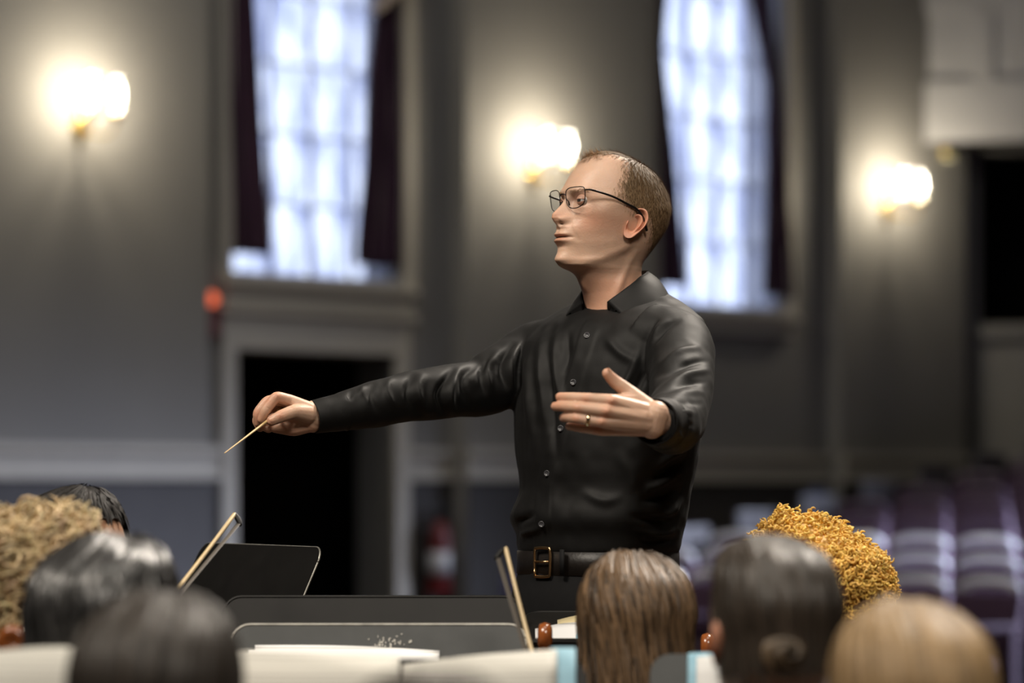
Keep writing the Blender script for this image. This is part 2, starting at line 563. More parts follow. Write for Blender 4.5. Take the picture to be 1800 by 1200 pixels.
curtain_thing([(-600, 470), (0, 441), (440, 469)], [(-600, 385), (0, 390), (445, 402)], 447, 'dark plum curtain hanging at the door side of the window above the doorway', 0.3, 440)
curtain_thing([(-600, 600), (0, 655), (120, 642), (300, 632), (435, 617)], [(-600, 705), (0, 695), (470, 702)], 468, 'wide purple curtain falling beside the window above the doorway, nearer the conductor', 1.2, 660)
curtain_thing([(-600, 1215), (-200, 1180), (95, 1160), (300, 1180), (500, 1196)], [(-600, 1150), (500, 1148)], 502, 'narrow dark plum curtain directly behind the back of the conductor\'s head', 2.0, 1175)
curtain_thing([(-600, 1280), (0, 1312), (150, 1347), (300, 1343), (520, 1332)], [(-600, 1375), (0, 1348), (250, 1368), (520, 1392)], 520, 'plum curtain flaring out beside the window nearest the balcony', 0.8, 1360)
# curtain tie-back rope on the wide curtain
tb = empty('curtain_tieback'); tag(tb, 'pale rope tieback high on the wide purple curtain', 'tieback')
m = wmb()
pts = [(WS(638), 0.125, WZ(660, 24)), (WS(655), 0.135, WZ(660, 8)), (WS(675), 0.135, WZ(660, -14)), (WS(712), 0.10, WZ(660, -40))]
m.tube(catmull(pts, 6), 0.035, 8)
m.build('rope', mat('cream_rope', (0.5, 0.42, 0.36), 0.7, var=0.1, bump=0.4, bscale=120), tb)
m = wmb(); m.lathe([(0.0, 0), (0.03, 0.0), (0.03, 0.05), (0.0, 0.05)], (WS(714), 0.05, WZ(660, -42)), 12, (0, 1, 0)); m.build('hook', MAT['brass'], tb)

# rear wall and balcony
cx, cd = 3.73 + 0.12, 24.2 + 0.12
rd = np.array([0.985, -0.17]); rn = np.array([-0.17, -0.985])
RM = Matrix(((rd[0], rn[0], 0, cx), (rd[1], rn[1], 0, cd), (0, 0, 1, 0), (0, 0, 0, 1)))


def rmb():
    q = MB(); q.M = RM
    return q


def RSZ(px, py, n=0.0):
    """rear wall coordinates of a pixel on the plane n in front of it"""
    ox, oy = cx + rn[0] * n, cd + rn[1] * n
    k = (px - 900) / FPX
    s = (k * oy - ox) / (rd[0] - k * rd[1])
    D = oy + s * rd[1]
    return s, CAMZ + (HORIZON - py) * D / FPX


oa, oz1 = RSZ(1722, 266); _, oz0 = RSZ(1722, 570)
m = rmb()
m.box((-1.0, -0.3, HALL_Z), (oa, 0, CEIL_Z)); m.box((oa, -0.3, HALL_Z), (oa + 2.4, 0, oz0)); m.box((oa, -0.3, oz1), (oa + 2.4, 0, CEIL_Z)); m.box((oa + 2.4, -0.3, HALL_Z), (9, 0, CEIL_Z))
tag(m.build('wall_rear', MAT['wall'], smooth=False), kind='structure')
bo = tag(empty('window_3'), 'dark unlit opening under the balcony', kind='structure')
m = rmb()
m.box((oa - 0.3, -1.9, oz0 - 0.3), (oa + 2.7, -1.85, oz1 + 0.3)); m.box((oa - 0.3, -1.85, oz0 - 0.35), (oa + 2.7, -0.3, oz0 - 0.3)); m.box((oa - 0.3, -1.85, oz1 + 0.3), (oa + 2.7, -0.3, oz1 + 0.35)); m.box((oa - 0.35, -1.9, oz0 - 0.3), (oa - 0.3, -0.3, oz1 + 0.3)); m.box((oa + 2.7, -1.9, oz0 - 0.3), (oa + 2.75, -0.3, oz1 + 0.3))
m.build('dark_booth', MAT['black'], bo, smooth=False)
for lo, hi in (((oa - 0.12, 0, oz0 - 0.1), (oa, 0.05, oz1)), ((oa - 0.12, 0, oz0 - 0.12), (oa + 2.5, 0.08, oz0 - 0.02))):
    m = rmb(); m.box(lo, hi); m.build('casing', MAT['bay'], bo, smooth=False)

bal = tag(empty('balcony'), 'white panelled balcony front under the ceiling', None, kind='structure')
BN = 0.75
bs, bz = RSZ(1556, 243, BN)
m = rmb()
m.box((bs, BN - 0.12, bz), (8.5, BN, CEIL_Z - 0.01))
m.build('balcony_front', MAT['white'], bal, smooth=False)
m = rmb(); m.box((bs, 0.0, bz - 0.02), (8.5, BN - 0.001, bz + 0.10)); m.build('balcony_soffit', MAT['wains'], bal, smooth=False)  # charcoal colour stands in for the shadow under the balcony
# raised rails and stiles around recessed panels
def rail(x0, y0, x1, y1):
    s0, z1 = RSZ(x0, y0, BN); s1, z0 = RSZ(x1, y1, BN)
    q = rmb(); q.box((s0, BN, z0), (s1, BN + 0.035, z1), 0.006); q.build('panel_rail', MAT['white'], bal, smooth=False)
rail(1556, 146, 1990, 243); rail(1556, -14, 1990, 12); rail(1556, 12, 1572, 146); rail(1712, 12, 1746, 146); rail(1885, 12, 1925, 146)
rail(1556, -240, 1990, -150); rail(1556, -150, 1572, -14); rail(1712, -150, 1746, -14)
for x, y in ((1612, 268), (1662, 270)):  # added small discs with a dim yellow glow, in brass housings
    s, z = RSZ(x, y, 0.55)
    root = tag(empty('glowspot'), 'added dim brass downlight under the balcony edge, ' + ('above the wall lamp' if x < 1640 else 'nearer the dark opening'), 'lamp')
    q = rmb(); q.lathe([(0.03, 0.0), (0.085, 0.0), (0.085, 0.05), (0.05, 0.12), (0.0, 0.12)], (s, 0.55, bz - 0.14), 16); q.build('housing', MAT['brass'], root)
    q = rmb(); q.lathe([(0.0, 0.0), (0.07, 0.0), (0.07, 0.015), (0.0, 0.015)], (s, 0.55, bz - 0.156), 16); q.build('lens', mat('dim_glow_disc', (0.5, 0.45, 0.25), 0.3, emit=(0.9, 0.8, 0.45), estr=0.9), root)

# floors, ceiling and the walls outside the view that close the hall
m = MB(); m.box((-12, -7, -0.3), (12, 8.6, 0.0)); tag(m.build('floor', MAT['floor'], smooth=False), kind='structure')
m = MB(); m.box((-12, 8.6, HALL_Z - 0.2), (14, 30, HALL_Z)); tag(m.build('floor_hall', MAT['floor'], smooth=False), kind='structure')
m = MB(); m.box((-12, -7, CEIL_Z), (14, 30, CEIL_Z + 0.2)); tag(m.build('ceiling', MAT['ceiling'], smooth=False), kind='structure')
m = MB(); m.box((-12.2, -7, -0.3), (-12, 30, CEIL_Z)); tag(m.build('wall_left', MAT['wall'], smooth=False), kind='structure')
m = MB(); m.box((-12, -7.2, -0.3), (14, -7, CEIL_Z)); tag(m.build('wall_back', MAT['wall'], smooth=False), kind='structure')
m = MB(); m.box((11.8, -7, -0.3), (12, 30, CEIL_Z)); tag(m.build('wall_right', MAT['wall'], smooth=False), kind='structure')
m = wmb(); wbox(m, -13, -9.5, -TH, 0.15, HALL_Z, CEIL_Z); tag(m.build('wall_far', MAT['wall'], smooth=False), kind='structure')


# ------------------------------------------------------------------ wall lamps
GLASS = bpy.data.materials.new('clear_hurricane_glass'); GLASS.use_nodes = True
_nt = GLASS.node_tree; _nt.nodes.clear()
_o = _nt.nodes.new('ShaderNodeOutputMaterial'); _t = _nt.nodes.new('ShaderNodeBsdfTransparent'); _g = _nt.nodes.new('ShaderNodeBsdfGlossy'); _x = _nt.nodes.new('ShaderNodeMixShader')
_g.inputs['Roughness'].default_value = 0.15; _x.inputs[0].default_value = 0.10
_nt.links.new(_t.outputs[0], _x.inputs[1]); _nt.links.new(_g.outputs[0], _x.inputs[2]); _nt.links.new(_x.outputs[0], _o.inputs[0])
BULB = mat('glowing_flame_bulb', (1, 0.95, 0.85), 0.3, emit=(1.0, 0.90, 0.70), estr=38.0)
CANDLE = mat('ivory_candle_sleeve', (0.7, 0.62, 0.42), 0.4, var=0.05)


def sconce(px, py, label):
    """px, py: where the back plate sits on the pier"""
    root = tag(empty('wall_sconce'), label, 'wall lamp', 'brass wall lamps with glass shades')
    s, z = WS(px), WZ(px, py)
    n0 = PIER
    m = wmb()
    m.lathe([(0.0, 0), (0.055, 0.0), (0.06, 0.012), (0.04, 0.025), (0.0, 0.03)], (s, n0, z), 20, (0, 1, 0)); m.lathe([(0.0, -0.12), (0.018, -0.10), (0.035, -0.02), (0.035, 0.08), (0.02, 0.14), (0.0, 0.17)], (s, n0 + 0.02, z), 16)
    m.build('backplate', MAT['brass'], root)
    for sg in (-1, 1):
        ex, en, ez = s + sg * 0.10, n0 + 0.29, z + 0.05
        pts = [(s, n0 + 0.03, z + 0.02), (s + sg * 0.04, n0 + 0.13, z - 0.05), (s + sg * 0.08, n0 + 0.25, z - 0.05), (ex, en, ez - 0.01)]
        m = wmb(); m.tube(catmull(pts, 6), 0.009, 8); m.build('arm', MAT['brass'], root)
        m = wmb(); m.lathe([(0.0, -0.03), (0.012, -0.03), (0.02, -0.01), (0.042, 0.012), (0.046, 0.02), (0.02, 0.022), (0.0, 0.022)], (ex, en, ez), 16); m.build('drip_cup', MAT['brass'], root)
        m = wmb(); m.lathe([(0.0, 0.02), (0.013, 0.02), (0.013, 0.10), (0.0, 0.102)], (ex, en, ez), 12); m.build('candle_sleeve', CANDLE, root)
        m = wmb(); m.lathe([(0.0, 0.10), (0.012, 0.105), (0.024, 0.14), (0.022, 0.165), (0.010, 0.205), (0.0, 0.22)], (ex, en, ez), 14); m.build('bulb', BULB, root)
        m = wmb(); m.lathe([(0.034, 0.022), (0.060, 0.07), (0.062, 0.13), (0.045, 0.19), (0.050, 0.26), (0.048, 0.26), (0.043, 0.19), (0.060, 0.13), (0.058, 0.07), (0.032, 0.022)], (ex, en, ez), 20)
        g = m.build('glass_shade', GLASS, root)
        d = bpy.data.lights.new('sconce_bulb_light', 'POINT'); d.energy = 34; d.color = (1.0, 0.87, 0.66); d.shadow_soft_size = 0.05
        lo = bpy.data.objects.new('sconce_bulb_light', d); COL.objects.link(lo); lo.parent = root
        lo.location = WM @ Vector((ex, en, ez + 0.16))
    return root


sconce(116, 230, 'lit two-arm brass wall lamp on the pier beside the doorway, largest of three')
sconce(910, 314, 'lit two-arm brass wall lamp glowing just in front of the conductor\'s forehead')
sconce(1532, 374, 'lit two-arm brass wall lamp below the white balcony')

# fire alarm beside the doorway
root = tag(empty('fire_alarm'), 'red fire alarm with a glowing orange strobe on a pale plate beside the doorway', 'fire alarm')
s0, z0 = WS(364), WZ(364, 526)
m = wmb(); wbox(m, s0 - 0.11, s0 + 0.11, 0.002, 0.03, z0 - 0.26, z0 + 0.28, 0.008); m.build('plate', mat('pale_alarm_plate', (0.24, 0.22, 0.21), 0.6, var=0.05), root, smooth=False)
m = wmb(); wbox(m, s0 - 0.06, s0 + 0.06, 0.03, 0.075, z0 - 0.25, z0 - 0.05, 0.01); m.build('sounder', MAT['red'], root, smooth=False)
m = wmb(); m.lathe([(0.0, 0.0), (0.045, 0.0), (0.048, 0.02), (0.035, 0.05), (0.0, 0.06)], (s0, 0.03, z0), 18, (0, 1, 0)); m.build('strobe_lens', mat('orange_strobe_lens', (0.9, 0.2, 0.08), 0.3, emit=(1.0, 0.16, 0.06), estr=1.0), root)

# fire extinguisher hanging on the wainscot
root = tag(empty('fire_extinguisher'), 'red fire extinguisher with white label hanging on the dark wainscot', 'extinguisher')
s0 = WS(752); zt, zb = WZ(757, 915), WZ(757, 1048); r = 0.085
n0 = 0.015 + 0.02 + r
m = wmb(); m.lathe([(0.0, 0), (r * 0.9, 0.0), (r, 0.02), (r, zt - zb - 0.10), (r * 0.75, zt - zb - 0.04), (0.03, zt - zb), (0.0, zt - zb)], (s0, n0, zb), 24); m.build('cylinder_tank', MAT['red'], root)
m = wmb(); m.lathe([(r + 0.001, 0.16), (r + 0.002, 0.16), (r + 0.002, 0.32), (r + 0.001, 0.32)], (s0, n0, zb), 24); m.build('label_band', mat('white_label', (0.55, 0.55, 0.56), 0.5, var=0.1, vscale=30), root)
m = wmb(); m.lathe([(0.0, 0), (0.025, 0), (0.025, 0.05), (0.0, 0.05)], (s0, n0, zt), 12); m.build('valve', MAT['blackm'], root)
m = wmb(); wbox(m, s0 - 0.02, s0 + 0.10, n0 - 0.015, n0 + 0.015, zt + 0.05, zt + 0.07); wbox(m, s0 - 0.02, s0 + 0.11, n0 - 0.012, n0 + 0.012, zt + 0.09, zt + 0.105); m.build('handle', MAT['blackm'], root, smooth=False)
m = wmb(); m.tube(catmull([(s0 - 0.02, n0, zt + 0.03), (s0 - 0.10, n0 + 0.03, zt - 0.02), (s0 - 0.125, n0 + 0.02, zb + 0.3), (s0 - 0.11, n0, zb + 0.12)], 6), 0.014, 8); m.build('hose', MAT['blackm'], root)
m = wmb(); wbox(m, s0 - 0.03, s0 + 0.03, 0.0155, 0.04, zt - 0.25, zt - 0.05); m.build('bracket', MAT['blackm'], root, smooth=False)
# ------------------------------------------------------------------ human head (photo pixels as units: x forward, y to the person's left, z up)
HY0 = 400.0
_T = np.array([
    (268, 19, -19, 0), (271, 40, 3, 25), (276, 50, 14, 39), (280, 56, 24, 46), (288, 65, 40, 55), (297, 72, 60, 61), (310, 82, 78, 66), (325, 91, 90, 69.5),
    (340, 98, 98, 71), (352, 98, 101, 72), (365, 95, 104, 72), (385, 98, 101, 70), (402, 102, 95, 66.5), (415, 104, 87, 64), (430, 103.5, 76, 61),
    (445, 102, 64, 57), (455, 103, 57, 54), (463, 105, 52, 52.5), (469, 105, 50.5, 51.5), (474, 98, 50, 51), (479, 86, 49, 50), (485, 76, 49, 49.5), (500, 66, 50, 51), (520, 56, 53, 54),
    (545, 50, 57, 62), (575, 52, 60, 72)], float)


def head_rows(y):
    q = np.sqrt(np.maximum(np.asarray(y, float) - 268, 0)); qx = np.sqrt(_T[:, 0] - 268)
    return [pchip(qx, _T[:, k], q) for k in (1, 2, 3)]


def _g(x): return np.exp(-x * x)


def head_points(th, y, features=True):
    """surface points for angle th (0 = forwards) and photo row y"""
    F, B, W = head_rows(y)
    C = (F - B) / 2; H = (F + B) / 2
    n = 2.0 + 0.28 * _g((y - 375) / 60)
    c, s = np.cos(th), np.sin(th)
    k = (np.abs(c) ** n + np.abs(s) ** n) ** (-1 / n)
    f = C + H * k * c; l = W * k * s
    if not features:
        return f, l
    al = np.abs(l); front = 1 / (1 + np.exp(-(f - 40) / 6))
    nh = pchip([340, 346, 352, 361, 369, 377, 383, 388, 392, 396, 400, 404, 408], [0, 0.3, 2.6, 10, 17.5, 25, 29, 29, 25.5, 19, 12, 5, 0], y)
    nh = np.where((y < 340) | (y > 408), 0, nh)
    nw = pchip([340, 350, 365, 375, 383, 390, 405], [8, 7.5, 8.5, 10.5, 12.5, 12, 12], y)
    d = nh * np.exp(-(al / nw) ** 2.3)
    d = d + 12.5 * _g((al - 14) / 5.2) * _g((y - 391) / 6.2)                    # wings of the nose
    d = d - 6 * _g((al - 7) / 3.2) * _g((y - 399) / 2.6)                      # nostrils
    mz = pchip([392, 400, 405, 415, 430, 442, 455, 462, 470], [0, 5.5, 9.5, 11, 11, 9.5, 7, 5, 1.5], y); mz = np.where((y < 392) | (y > 476), 0, mz * np.clip((476 - y) / 6, 0, 1))
    d = d + mz * np.exp(-(al / 31) ** 2.4)
    yc = 421.5 + 0.0022 * al ** 2                                               # mouth line droops to the corners
    lw = np.exp(-(al / 22) ** 4)
    d = d + lw * (3.6 * _g((y - yc + 5.2) / 3.6) - 4.6 * _g((y - yc) / 1.7) + 4.6 * _g((y - yc - 6.0) / 3.8))
    d = d - 1.2 * _g(al / 2.6) * _g((y - 409) / 6) + 0.9 * _g((al - 6) / 3) * _g((y - 409) / 6)
    d = d - 1.2 * _g((al - 24) / 4) * _g((y - yc) / 4)
    d = d + 9.5 * np.exp(-(al / 21) ** 2.2) * _g((y - 460) / 11.5) - 2.6 * _g(al / 18) * _g((y - 438) / 4.5)
    d = d - 6.5 * _g((al - 29) / 13) * _g((y - 357.5) / 8.0) - 4.5 * _g((al - 13) / 6) * _g((y - 356) / 8)
    d = d + 2.8 * _g((al - 26) / 21) * _g((y - 342) / 6.0) + 1.0 * _g((al - 30) / 12) * _g((y - 371) / 4)
    a1, b1 = np.array([17.0, 391.0]), np.array([33.0, 428.0])
    ab = b1 - a1
    t = np.clip(((al - a1[0]) * ab[0] + (y - a1[1]) * ab[1]) / (ab @ ab), 0, 1)
    dd = np.hypot(al - a1[0] - t * ab[0], y - a1[1] - t * ab[1])
    d = d - 1.0 * _g(dd / 3.2)
    f = f + d * front
    # sideways relief: cheekbone, hollow cheek, temple, jaw edge
    sg = np.sign(l)
    e = 2.8 * _g((al - 52) / 14) * _g((y - 378) / 12) * _g((f - 60) / 30) - 1.3 * _g((y - 418) / 16) * _g((f - 55) / 24) - 2.5 * _g((y - 336) / 16) * _g((f - 62) / 20)
    yj = np.interp(f, [-30, 0, 30, 60, 90, 110], [425, 441, 457, 468, 475, 476])
    jd = y - yj
    jm = np.clip((f + 12) / 20, 0, 1) * np.clip((104 - f) / 20, 0, 1)
    e = e + jm * (1.8 * _g((jd + 8) / 9) - 4.5 / (1 + np.exp(-(jd - 1) / 3.5)) * np.exp(-np.maximum(jd, 0) / 40))
    l = l + sg * e * np.clip(al / 25, 0, 1)
    # neck: muscle from behind the ear to the collarbone, larynx
    fm = np.interp(y, [430, 470, 520, 575], [-18, 2, 28, 44])
    l = l + sg * 3.0 * _g((f - fm) / 8) * np.clip((y - 440) / 20, 0, 1) * np.clip(al / 20, 0, 1)
    f = f + 3.5 * _g(l / 9) * _g((y - 506) / 9) * (f > 0)
    return f, l


def ear_mesh(side, origin, lean=24, flare=26, scale=1.0):
    """ear of one side in head units; returns vertices, faces and redness"""
    out = np.array([(-12, 13), (-7, 25), (3, 30), (12, 27), (18, 16), (18, 3), (14, -9), (8, -19), (2, -27), (-6, -30), (-12, -26), (-14, -16), (-15, -6), (-14, 4)], float)
    o = catmull(out, 5, closed=True)
    n = len(o)
    rho = np.concatenate([np.linspace(0.0, 0.99, 26), [1.0]])
    ce = np.array([-3.0, -2.0])
    ang = np.degrees(np.arctan2(o[:, 1], o[:, 0]))
    V = []
    up = np.interp(o[:, 1], [-30, -20, -8, 30], [0.0, 0.25, 1, 1])
    frontm = 1 / (1 + np.exp((o[:, 0] + 8) / 1.5))                    # 1 at the front edge
    tr = np.exp(-((o[:, 1] + 6) / 6) ** 2) * frontm                   # tragus
    for r in rho:
        xy = ce + (o - ce) * r
        h = 1.5 + 3.5 * r
        h = h + (1 - 0.85 * frontm) * up * (6.5 * _g((r - 0.92) / 0.085) - 3.5 * _g((r - 0.74) / 0.09) + 5.5 * _g((r - 0.55) / 0.11))
        conc = _g(np.hypot(xy[:, 0] + 3, (xy[:, 1] + 3) * 0.7) / 7.0)
        h = h - 15 * conc + 6.5 * tr * _g((r - 0.85) / 0.18)
        h = h + 1.5 * (1 - up) * _g((r - 0.6) / 0.3)
        V.append(np.column_stack([xy, h]))
    for sc, hh in ((0.99, 1.5), (0.90, -1.5), (0.75, -5.0), (0.6, -12.0)):
        xy = ce + (o - ce) * sc
        V.append(np.column_stack([xy, np.full(n, hh)]))
    R = np.array(V)
    le, fl = math.radians(lean), math.radians(flare)
    back = np.array([-math.cos(le) * math.cos(fl), math.sin(fl) , -math.sin(le) * math.cos(fl)])
    upv = np.array([-math.sin(le), -0.05, math.cos(le)])
    back /= np.linalg.norm(back); upv -= back * (upv @ back); upv /= np.linalg.norm(upv)
    nor = np.cross(upv, back)
    if nor[1] < 0: nor = -nor
    pts = (np.array(origin) + scale * (R[..., :1] * back + R[..., 1:2] * upv + R[..., 2:3] * nor)).reshape(-1, 3)
    if side < 0:
        pts[:, 1] *= -1
    F = []
    m = R.shape[0]
    for i in range(m - 1):
        for j in range(n):
            k = (j + 1) % n
            q = (i * n + j, i * n + k, (i + 1) * n + k, (i + 1) * n + j)
            F.append(q if side > 0 else q[::-1])
    return pts, F


SKIN_LIP = np.array((0.84, 0.66, 0.62)); SKIN_RED = np.array((1.0, 0.75, 0.67))


def head_mesh(detail=1.0, ymax=572):
    """vertices in head units plus tint; skull, face, neck, ears and lids as one mesh"""
    ys = np.concatenate([268 + np.linspace(0, math.sqrt(60), int(26 * detail) + 4) ** 2, np.linspace(328, 480, int(106 * detail))[1:], np.linspace(480, ymax, int(34 * detail) + 3)[1:]])
    nth = int(176 * detail) // 4 * 4
    t = np.linspace(-1, 1, nth, endpoint=False)
    th = math.pi * (t - 0.16 * np.sin(math.pi * t))        # denser towards the face
    YY, TT = np.meshgrid(ys, th, indexing='ij')
    f, l = head_points(TT, YY)
    V = np.stack([f, l, HY0 - YY], -1)
    al = np.abs(l)
    tint = np.ones(V.shape)
    yc = 421.5 + 0.0022 * al ** 2
    lip = np.exp(-(al / 21) ** 6) * np.exp(-np.abs((YY - yc - 0.6) / 7.0) ** 5) * (f > 70)
    red = 0.75 * _g((al - 48) / 20) * _g((YY - 396) / 22) * (f > 0) + 0.8 * _g(al / 14) * _g((YY - 385) / 8) * (f > 80) + 0.55 * np.clip((YY - 470) / 30, 0, 1) + 0.35 * _g((al - 26) / 16) * _g((YY - 360) / 9) * (f > 60)
    tint = tint * (1 - red[..., None]) + SKIN_RED * red[..., None]
    tint = tint * (1 - lip[..., None]) + SKIN_LIP * lip[..., None]
    mouth = np.exp(-(al / 19) ** 6) * _g((YY - yc) / 1.25) * (f > 70)
    tint = tint * (1 - 0.8 * mouth[..., None])
    m = MB()
    m.grid_tube(V, col=(1, 1, 1)); m.C[-1] = tint.reshape(-1, 3)
    for sd in (1, -1):
        ev, ef = ear_mesh(sd, (1.0, 69.0, 0.0))
        m.add(ev, ef, (1.0, 0.72, 0.64))
        # lids: shells around the eyeball, leaving a narrow opening
        for a0, a1 in ((9, 82), (-19, -80)):
            el = np.radians(np.linspace(a0, a1, 9)); az = np.radians(np.linspace(-72, 72, 19))
            E, A = np.meshgrid(el, az, indexing='ij')
            E = E * (1 - 0.55 * (np.abs(np.degrees(A)) / 72) ** 2.2) if True else E
            r = 11.9
            p = np.stack([EYE[0] + r * np.cos(E) * np.cos(A), sd * EYE[1] + r * np.cos(E) * np.sin(A), EYE[2] + r * np.sin(E)], -1)
            q = p - np.array([EYE[0], sd * EYE[1], EYE[2]]); p2 = np.array([EYE[0], sd * EYE[1], EYE[2]]) + q * 0.93
            mm, nn = p.shape[:2]
            for arr in (p, p2):
                F = [(i * nn + j, i * nn + j + 1, (i + 1) * nn + j + 1, (i + 1) * nn + j) for i in range(mm - 1) for j in range(nn - 1)]
                m.add(arr.reshape(-1, 3), F, (0.98, 0.80, 0.74))
            edge = np.array([p[0], p2[0]]); F = [(j, j + 1, nn + j + 1, nn + j) for j in range(nn - 1)]
            m.add(edge.reshape(-1, 3), F, (0.8, 0.5, 0.45))
    return m


EYE = (82.0, 29.5, HY0 - 358.5)
SKIN = mat('fair_skin', (0.56, 0.36, 0.255), 0.46, var=0.07, vscale=30, bump=0.12, bscale=260, tint=True, sss=0.22)
SKIN_TAN = mat('tan_skin', (0.42, 0.22, 0.13), 0.45, var=0.07, vscale=30, bump=0.1, bscale=200, tint=True)
EYE_WHITE = mat('eye_white', (0.62, 0.58, 0.54), 0.15, var=0.03)
IRIS = mat('dark_iris', (0.05, 0.045, 0.04), 0.1, var=0.2, vscale=80)


def frame_matrix(origin, yaw_dir, unit, pitch=0.0):
    """matrix taking head units (forward, left, up) into the world"""
    f = np.array([yaw_dir[0], yaw_dir[1], 0.0]); f /= np.linalg.norm(f)
    l = np.array([-f[1], f[0], 0.0]); u = np.array([0, 0, 1.0])
    c, s = math.cos(pitch), math.sin(pitch)
    f2 = f * c + u * s; u2 = u * c - f * s
    M = Matrix.Identity(4)
    for i in range(3):
        M[i][0], M[i][1], M[i][2], M[i][3] = f2[i] * unit, l[i] * unit, u2[i] * unit, origin[i]
    return M


def eyes(parent, M):
    for sd in (1, -1):
        m = MB(); m.M = M
        c = np.array([EYE[0], sd * EYE[1], EYE[2]])
        m.lathe([(11 * math.sin(a), -11 * math.cos(a)) for a in np.linspace(0.01, math.pi - 0.01, 17)], c, 20, (1, 0, 0))
        o = m.build('eyeball', EYE_WHITE, parent)
        m = MB(); m.M = M
        gaze = np.array([math.cos(math.radians(6)), math.sin(math.radians(6)), 0.0])
        m.lathe([(11.15 * math.sin(a), 11.15 * math.cos(a)) for a in np.linspace(0.5, 0.01, 7)], c, 20, gaze)
        m.build('iris', IRIS, o)


def strand_mesh(m, roots, dirs, normals, lengths, width, droop, cols, segs=2, rng=RNG, jitter=0.3, flat_n=None):
    """thin tapered ribbons; roots etc. are (n,3)"""
    n = len(roots)
    jd = dirs + rng.normal(0, jitter, (n, 3))
    jd /= np.linalg.norm(jd, axis=1)[:, None]
    side = np.cross(jd, normals); side /= np.linalg.norm(side, axis=1)[:, None] + 1e-9
    V = np.zeros((n, 2 * segs + 1, 3))
    for k in range(segs + 1):
        t = k / segs
        c = roots + jd * (lengths * t)[:, None] + normals * (lengths * (0.25 * t - droop * t * t))[:, None]
        w = width * (1 - t)
        if k < segs:
            V[:, 2 * k] = c - side * w / 2; V[:, 2 * k + 1] = c + side * w / 2
        else:
            V[:, 2 * k] = c
    F = []
    per = 2 * segs + 1
    for i in range(n):
        b = i * per
        for k in range(segs - 1):
            F.append((b + 2 * k, b + 2 * k + 1, b + 2 * k + 3, b + 2 * k + 2))
        F.append((b + 2 * segs - 2, b + 2 * segs - 1, b + 2 * segs))
    m.add(V.reshape(-1, 3), F, np.repeat(cols, per, axis=0))
# ------------------------------------------------------------------ the conductor
D0 = 5.40
PXM = FPX / D0                     # photo pixels per metre at his axis
HU = 1.0 / PXM
PODIUM_Z = 0.20
con = tag(empty('person', P(1060, 864, D0) * np.array([1, 1, 0]) + np.array([0, 0, PODIUM_Z])),
          'person in black shirt and rimless-sided glasses, conducting with a baton, arms spread', 'person')
con_inv = con.matrix_world
con['label'] = 'standing person in black shirt and glasses conducting, baton in one outstretched hand'


def cpart(m, name, material, parent=None, **k):
    """builds a part from world coordinates under the conductor"""
    m.M = None
    o = m.build(name, material, parent or con, **k)
    if parent is None:
        o.matrix_parent_inverse = Matrix.Translation(-con.location)
    return o


ALPHA = math.radians(30)
HF = np.array([-math.cos(ALPHA), -math.sin(ALPHA)])
HO = P(1080, HY0, D0)
HM = frame_matrix(HO, HF, HU)
HMn = np.array(HM)


def h2w(v):
    v = np.asarray(v, float)
    return v @ HMn[:3, :3].T + HMn[:3, 3]


body = MB()
hm = head_mesh(1.35)
V, F, C = hm.arrays()
body.add(h2w(V), F); body.C[-1] = C


def chain(m, pts, radii, n=14):
    """round tapering limb through pixel points (px, py, D)"""
    p = np.array([P(*q) for q in pts]); r = np.array(radii, float)
    k = 6
    tt = np.arange(len(p)); q = np.linspace(0, len(p) - 1, (len(p) - 1) * k + 1)
    pp = np.stack([np.interp(q, tt, p[:, i]) for i in range(3)], 1)
    rr = np.interp(q, tt, r)
    # soften the joints slightly
    for _ in range(2):
        pp[1:-1] = 0.25 * pp[:-2] + 0.5 * pp[1:-1] + 0.25 * pp[2:]
    m.tube(pp, rr, n, round_ends=True)


# nearer hand, back towards the camera, thumb up
hl = MB()
chain(hl, [(1195, 748, 4.95), (1165, 742, 4.85), (1146, 738, 4.80)], [0.031, 0.029, 0.0265], 20)
chain(hl, [(1152, 728, 4.795), (1146, 748, 4.798)], [0.0235, 0.0225], 18)
for a, b, r0, r1 in (((1138, 724, 4.79), (1074, 703.5, 4.765), 0.0155, 0.0112), ((1138, 734, 4.785), (1066, 722, 4.76), 0.0155, 0.0112),
                     ((1138, 745, 4.787), (1057, 741, 4.766), 0.0150, 0.0108), ((1138, 753, 4.795), (1053, 755.5, 4.783), 0.0140, 0.0098)):
    chain(hl, [a, b], [r0, r1])
chain(hl, [(1128, 722, 4.81), (1075, 718, 4.79)], [0.017, 0.012]); chain(hl, [(1128, 745, 4.815), (1070, 745, 4.79)], [0.017, 0.012])
chain(hl, [(1074, 703.5, 4.765), (1030, 700, 4.768), (1001, 698.5, 4.788), (984, 697.5, 4.803)], [0.0108, 0.0096, 0.0088, 0.0078])
chain(hl, [(1066, 722, 4.760), (1016, 716.5, 4.762), (991, 714.5, 4.785), (976, 714, 4.803)], [0.0108, 0.0096, 0.0088, 0.0078])
chain(hl, [(1057, 741, 4.766), (1014, 735, 4.764), (995, 733, 4.790), (990, 734, 4.812)], [0.0102, 0.0093, 0.0085, 0.0075])
chain(hl, [(1053, 755.5, 4.783), (1022, 751.5, 4.780), (1006, 749, 4.800), (1000, 749, 4.818)], [0.0094, 0.0085, 0.0078, 0.0068])
chain(hl, [(1138, 716, 4.80), (1103, 687, 4.805), (1080, 670, 4.80), (1067, 656, 4.792)], [0.0165, 0.0130, 0.0112, 0.0088])
chain(hl, [(1118, 705, 4.80), (1082, 703, 4.785)], [0.0150, 0.0105])
V, F, N = remesh(hl, 0.0014, 9)
px = to_px(V)
